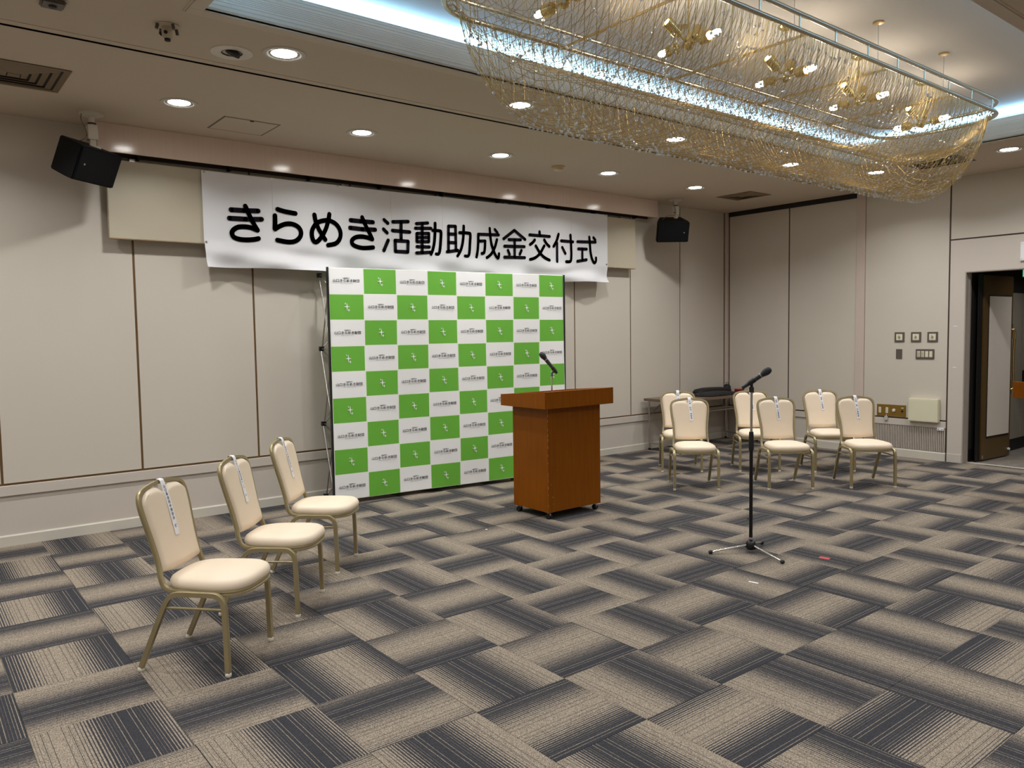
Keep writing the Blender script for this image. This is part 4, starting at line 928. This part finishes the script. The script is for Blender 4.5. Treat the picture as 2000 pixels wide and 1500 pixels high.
for y in (-0.185, 0.185):
    for z in (0.02, 0.185): MB().lathe([(0, 0), (0.004, 0), (0.004, 0.002), (0, 0.002)], 8, (-0.028, y, z), (-1, 0, 0)).build('screw', STEEL, o)
for nm, z in (('upper', 1.60), ('lower', 1.12)):
    o = wall_thing('tape_scrap', nm+' shiny tape scrap on the door surround', 'tape', -3.19, z)
    MB().box(-0.001, 0.0, -0.022, 0.020, -0.004, 0.004).build('tape', PAPER, o)

# ================================================================== door leaf, exit sign
dr = link('door_1', None, None, (0.285, -3.392, 0), (0, 0, math.radians(-4.5))); tag(dr, kind='structure')
MB().box(0, 0.70, -0.0, 0.042, 0.012, 2.19).build('leaf', BRONZE, dr, bevel=0.002, segs=1)
MB().box(0.095, 0.655, -0.004, 0.0, 0.265, 1.965).build('panel_frame', DARK, dr)
MB().box(0.108, 0.645, -0.010, -0.003, 0.29, 1.945).build('panel', WBOARD, dr, bevel=0.0015, segs=1)
MB().box(-0.09, -0.005, 0.02, 0.035, 0.0, 2.20).build('gap_shade', BLACK, dr)  # black strip painted in for the shade between jamb and leaf
PB = mat('polished brass', (0.80, 0.58, 0.22), 0.22, metal=1.0)
MB().tube(catmull([(0.700, 0.01, 1.55), (0.725, -0.01, 1.54), (0.735, -0.015, 1.47), (0.722, -0.012, 1.35), (0.716, -0.012, 1.18), (0.722, -0.012, 1.02), (0.735, -0.015, 0.90), (0.725, -0.01, 0.83), (0.700, 0.01, 0.82)], 5), 0.013, 10).build('handle', PB, dr, smooth=True)
for z in (1.53, 0.85): MB().box(0.70, 0.716, 0.0, 0.042, z-0.09, z+0.09).build('handle_plate', PB, dr, bevel=0.004)
MB().lathe([(0, 0), (0.016, 0), (0.016, 0.02), (0, 0.024)], 14, (0.66, 0.0, 0.09), (0, -1, 0)).build('door_stop', PAPER, dr, smooth=True)
MB().box(0.0, 0.03, -0.008, 0.0, 0.03, 0.07).build('floor_hinge', STEEL, dr)
ex = thing('exit_sign', 'lit green exit sign box inside the doorway at the photo edge', 'sign', (0.5, -3.86, 2.146))
MB().box(0.004, 0.05, -0.165, 0.165, 0, 0.20).build('housing', SWGREY, ex, bevel=0.004)
MB().box(-0.002, 0.004, -0.155, 0.155, 0.01, 0.19).build('face', EXITM, ex)
MB().tube([(0.027, 0, 0.2), (0.027, 0, 0.454)], 0.01, 8).build('stem', SWGREY, ex)
lv = thing('door_lever', 'black lever handle on the panel beyond the doorway', 'handle', (1.775, -3.312, 0.90))
MB().box(-0.03, 0.03, -0.012, 0.0, -0.12, 0.12).build('rose_plate', BLACK, lv, bevel=0.003)
MB().tube([(0, -0.01, 0.03), (0, -0.06, 0.03), (-0.10, -0.06, 0.02)], 0.011, 10).build('lever', BLACK, lv, smooth=True)

# ================================================================== marks on the carpet
def floor_tape(name, label, x, y, lx, ly, rz, m):
    o = thing(name, label, 'tape', (x, y, 0), rz)
    MB().box(-lx/2, lx/2, -ly/2, ly/2, 0.0002, 0.0012).build('strip', m, o)
floor_tape('floor_tape', 'short white tape mark on the carpet in front of the microphone stand', -5.538, -4.263, 0.062, 0.016, math.radians(-80), PAPER)
floor_tape('floor_tape', 'red tape mark on the carpet right of the microphone stand', -4.716, -4.272, 0.07, 0.045, math.radians(-80), RED)
floor_tape('paper_scrap', 'tiny white scrap on the carpet left of the lectern', -5.997, -2.059, 0.018, 0.014, 0.4, PAPER)
# ================================================================== chandelier
CX0, CX1, CY0, CY1, RR = -7.49, -2.545, -4.59, -3.60, 0.30
ZL, ZU = 3.28, 3.37
XC, YC, HX, HY = (CX0+CX1)/2, (CY0+CY1)/2, (CX1-CX0)/2, (CY1-CY0)/2
ch = thing('chandelier', 'long gold wire net chandelier with crystal beads hung in the ceiling recess', 'chandelier', (XC, YC, UP))
def L3(x, y, z): return (x-XC, y-YC, z-UP)
def ringpts(z, n=10):
    out = []
    for cx, cy, a0 in ((CX1-RR, CY1-RR, 0), (CX0+RR, CY1-RR, PI/2), (CX0+RR, CY0+RR, PI), (CX1-RR, CY0+RR, 3*PI/2)):
        for k in range(n+1):
            a = a0+k*PI/2/n; out.append(L3(cx+RR*math.cos(a), cy+RR*math.sin(a), z))
    return out
MB().tube(ringpts(ZL), 0.0145, 10, closed=True).build('lower_rail', CHAMP, ch, smooth=True)
MB().tube(ringpts(ZU), 0.0145, 10, closed=True).build('upper_rail', CHAMP, ch, smooth=True)
for k in range(12):
    x = CX0+0.34+k*(CX1-CX0-0.68)/11
    for y in (CY0, CY1): MB().tube([L3(x, y, ZL), L3(x, y, ZU)], 0.006, 8).build('rail_post', CHAMP, ch, smooth=True)
for y in (YC,):
    for x in (CX0, CX1): MB().tube([L3(x, y, ZL), L3(x, y, ZU)], 0.006, 8).build('rail_post', CHAMP, ch, smooth=True)
BARS = (-6.50, -5.51, -4.52, -3.54)
for x in BARS:
    MB().tube([L3(x, CY0, ZL), L3(x, CY1, ZL)], 0.009, 8).build('cross_bar', GOLDD, ch, smooth=True)
    for y in (CY0+0.09, CY1-0.09):
        w_ = MB().tube([L3(x, y, ZL), L3(x, y, UP)], 0.0022, 6).build('suspension_wire', STEEL, ch)
        MB().lathe([(0, 0.0), (0.035, 0.0), (0.035, -0.010), (0.006, -0.018), (0, -0.018)], 18, L3(x, y, UP)).build('canopy', GOLDD, w_, smooth=True)
# lamp clusters
for k, x in enumerate((-6.95, -5.965, -4.96, -4.00, -2.98)):
    c = MB().tube([L3(x, YC, UP), L3(x, YC, 3.27)], 0.006, 8)
    c.lathe([(0, 0), (0.05, 0), (0.05, -0.012), (0.02, -0.03), (0, -0.03)], 18, L3(x, YC, UP))
    c.lathe([(0, 0.05), (0.016, 0.045), (0.03, 0.02), (0.034, 0.0), (0.022, -0.025), (0, -0.035)], 16, L3(x, YC, 3.265))
    p0 = Vector(L3(x, YC, 3.265))
    arms = [(PI/2, 0.02, 0), (-PI/2, 0.05, 0), (0.25, 0.75, 1), (PI-0.25, 0.62, 1)]
    E_arm = [Vector((math.cos(a)*math.cos(t), math.sin(a)*math.cos(t), math.sin(t))) for a, t, _ in arms]
    for e, (a, t, deep) in zip(E_arm, arms):
        c.tube([p0, p0+e*0.10], 0.0055, 8)
        z1 = 0.185 if deep else 0.150
        c.lathe([(0, 0.075), (0.018, 0.075), (0.032, 0.088), (0.034, z1), (0.030, z1+0.002), (0.028, 0.095), (0, 0.093)], 16, p0, e)
    cl = c.build('lamp_cluster', mat('polished gold', (0.78, 0.60, 0.28), 0.2, metal=1.0), ch, smooth=True)
    for e, (a, t, deep) in zip(E_arm, arms):
        MB().lathe([(0.012, 0.094), (0.017, 0.12), (0.018, 0.205 if not deep else 0.165), (0.012, 0.222 if not deep else 0.178), (0, 0.226 if not deep else 0.181)], 14, p0, e).build('bulb', BULBM, cl, smooth=True)
# hanging nets
def hull(x, y, D, inset=0.0):
    """depth below the lower rail at a plan point: boat-like, steep at the sides, rounded at the ends"""
    a = min(1, abs(y-YC)/(HY-inset)); e = max(0.0, (abs(x-XC)-(HX-0.62))/(0.62-inset)); e = min(1, e)
    q = a**2.3+e**2.6
    return D*max(0.0, 1-q)**0.62
def edge_y(x):
    e = abs(x-XC)-(HX-RR)
    return HY if e <= 0 else HY-RR+math.sqrt(max(0, RR*RR-e*e))
rn = random.Random(3)
wire = MB(); beads = []
def strand(mb, pts, r, bead_p, br):
    mb.tube(pts, r, 3, cap=False)
    for p in pts[1:-1]:
        if rn.random() < bead_p: beads.append((p, br*rn.uniform(0.75, 1.2)))
def net(mb, D, dx, slope, r, seg, bp, br, fam):
    n = int((CX1-CX0)/dx)
    for f in fam:
        for k in range(-int(abs(slope)/dx)*(1 if f else 0), n+1+int(abs(slope)/dx)*(1 if f else 0)):
            xs = CX0+dx*(k+0.5); pts = []
            for j in range(seg+1):
                # cosine spacing gives more points at the rails
                a = -math.cos(PI*j/seg); x = xs+f*slope*a
                if abs(x-XC) > HX-0.002: 
                    if len(pts) > 2: break
                    pts = []; continue
                y = YC+a*edge_y(x)
                pts.append(Vector(L3(x, y, ZL-0.006-hull(x, y if abs(a) < 1 else YC+math.copysign(HY, a), D))))
            if len(pts) > 2: strand(mb, pts, r, bp, br)
net(wire, 0.60, 0.046, 0.0, 0.0016, 18, 0.16, 0.0082, (0,))
net(wire, 0.64, 0.075, 0.42, 0.0017, 22, 0.22, 0.0082, (1, -1))
tag(wire.build('outer_wire_net', GOLD, ch), kind='stuff')
wire2 = MB()
net(wire2, 0.30, 0.030, 0.0, 0.0014, 12, 0.14, 0.007, (0,))
net(wire2, 0.34, 0.07, 0.3, 0.0013, 18, 0.30, 0.0068, (1, -1))
tag(wire2.build('inner_wire_net', GOLD, ch), kind='stuff')
# lengthwise strands and bead swags under the outer net
w3 = MB()
for a in (-0.85, -0.6, -0.35, -0.1, 0.15, 0.4, 0.65, 0.88):
    pts = []
    for j in range(91):
        x = CX0+0.01+(CX1-CX0-0.02)*j/90; y = YC+a*edge_y(x)
        pts.append(Vector(L3(x, y, ZL-0.012-hull(x, y, 0.645))))
    strand(w3, pts, 0.0013, 0.5, 0.008)
for s in range(9):
    xa = CX0+0.35+s*0.53
    for a in (-0.25, 0.3):
        pts = []
        for j in range(15):
            t = j/14; x = min(CX1-0.1, xa+0.5*t); y = YC+a*HY+0.1*math.sin(PI*t)
            pts.append(Vector(L3(x, y, ZL-hull(x, y, 0.645)-0.012-0.02*math.sin(PI*t))))
        strand(w3, pts, 0.0012, 0.9, 0.008)
for k in range(34):
    x = rn.uniform(CX0+0.4, CX1-0.4); y = rn.uniform(CY0+0.2, CY1-0.2)
    pts = [Vector(L3(x+rn.uniform(-.01, .01), y, ZL-0.02-0.026*j)) for j in range(rn.randint(6, 11))]
    strand(w3, pts, 0.001, 0.95, 0.0078)
tag(w3.build('bead_strands', GOLD, ch), kind='stuff')
ic = bmesh.new(); bmesh.ops.create_icosphere(ic, subdivisions=1, radius=1.0)
iv = [v.co.copy() for v in ic.verts]; if_ = [tuple(v.index for v in f.verts) for f in ic.faces]; ic.free()
bm_ = MB()
for p, r in beads:
    o = len(bm_.v); bm_.v += [(p.x+q.x*r, p.y+q.y*r, p.z+q.z*r) for q in iv]; bm_.f += [tuple(i+o for i in f) for f in if_]; bm_.m += [0]*len(if_)
tag(bm_.build('crystal_beads', CRYST, ch), kind='stuff')
print('BEADS', len(beads), 'WIREFACES', len(wire.f)+len(wire2.f)+len(w3.f))
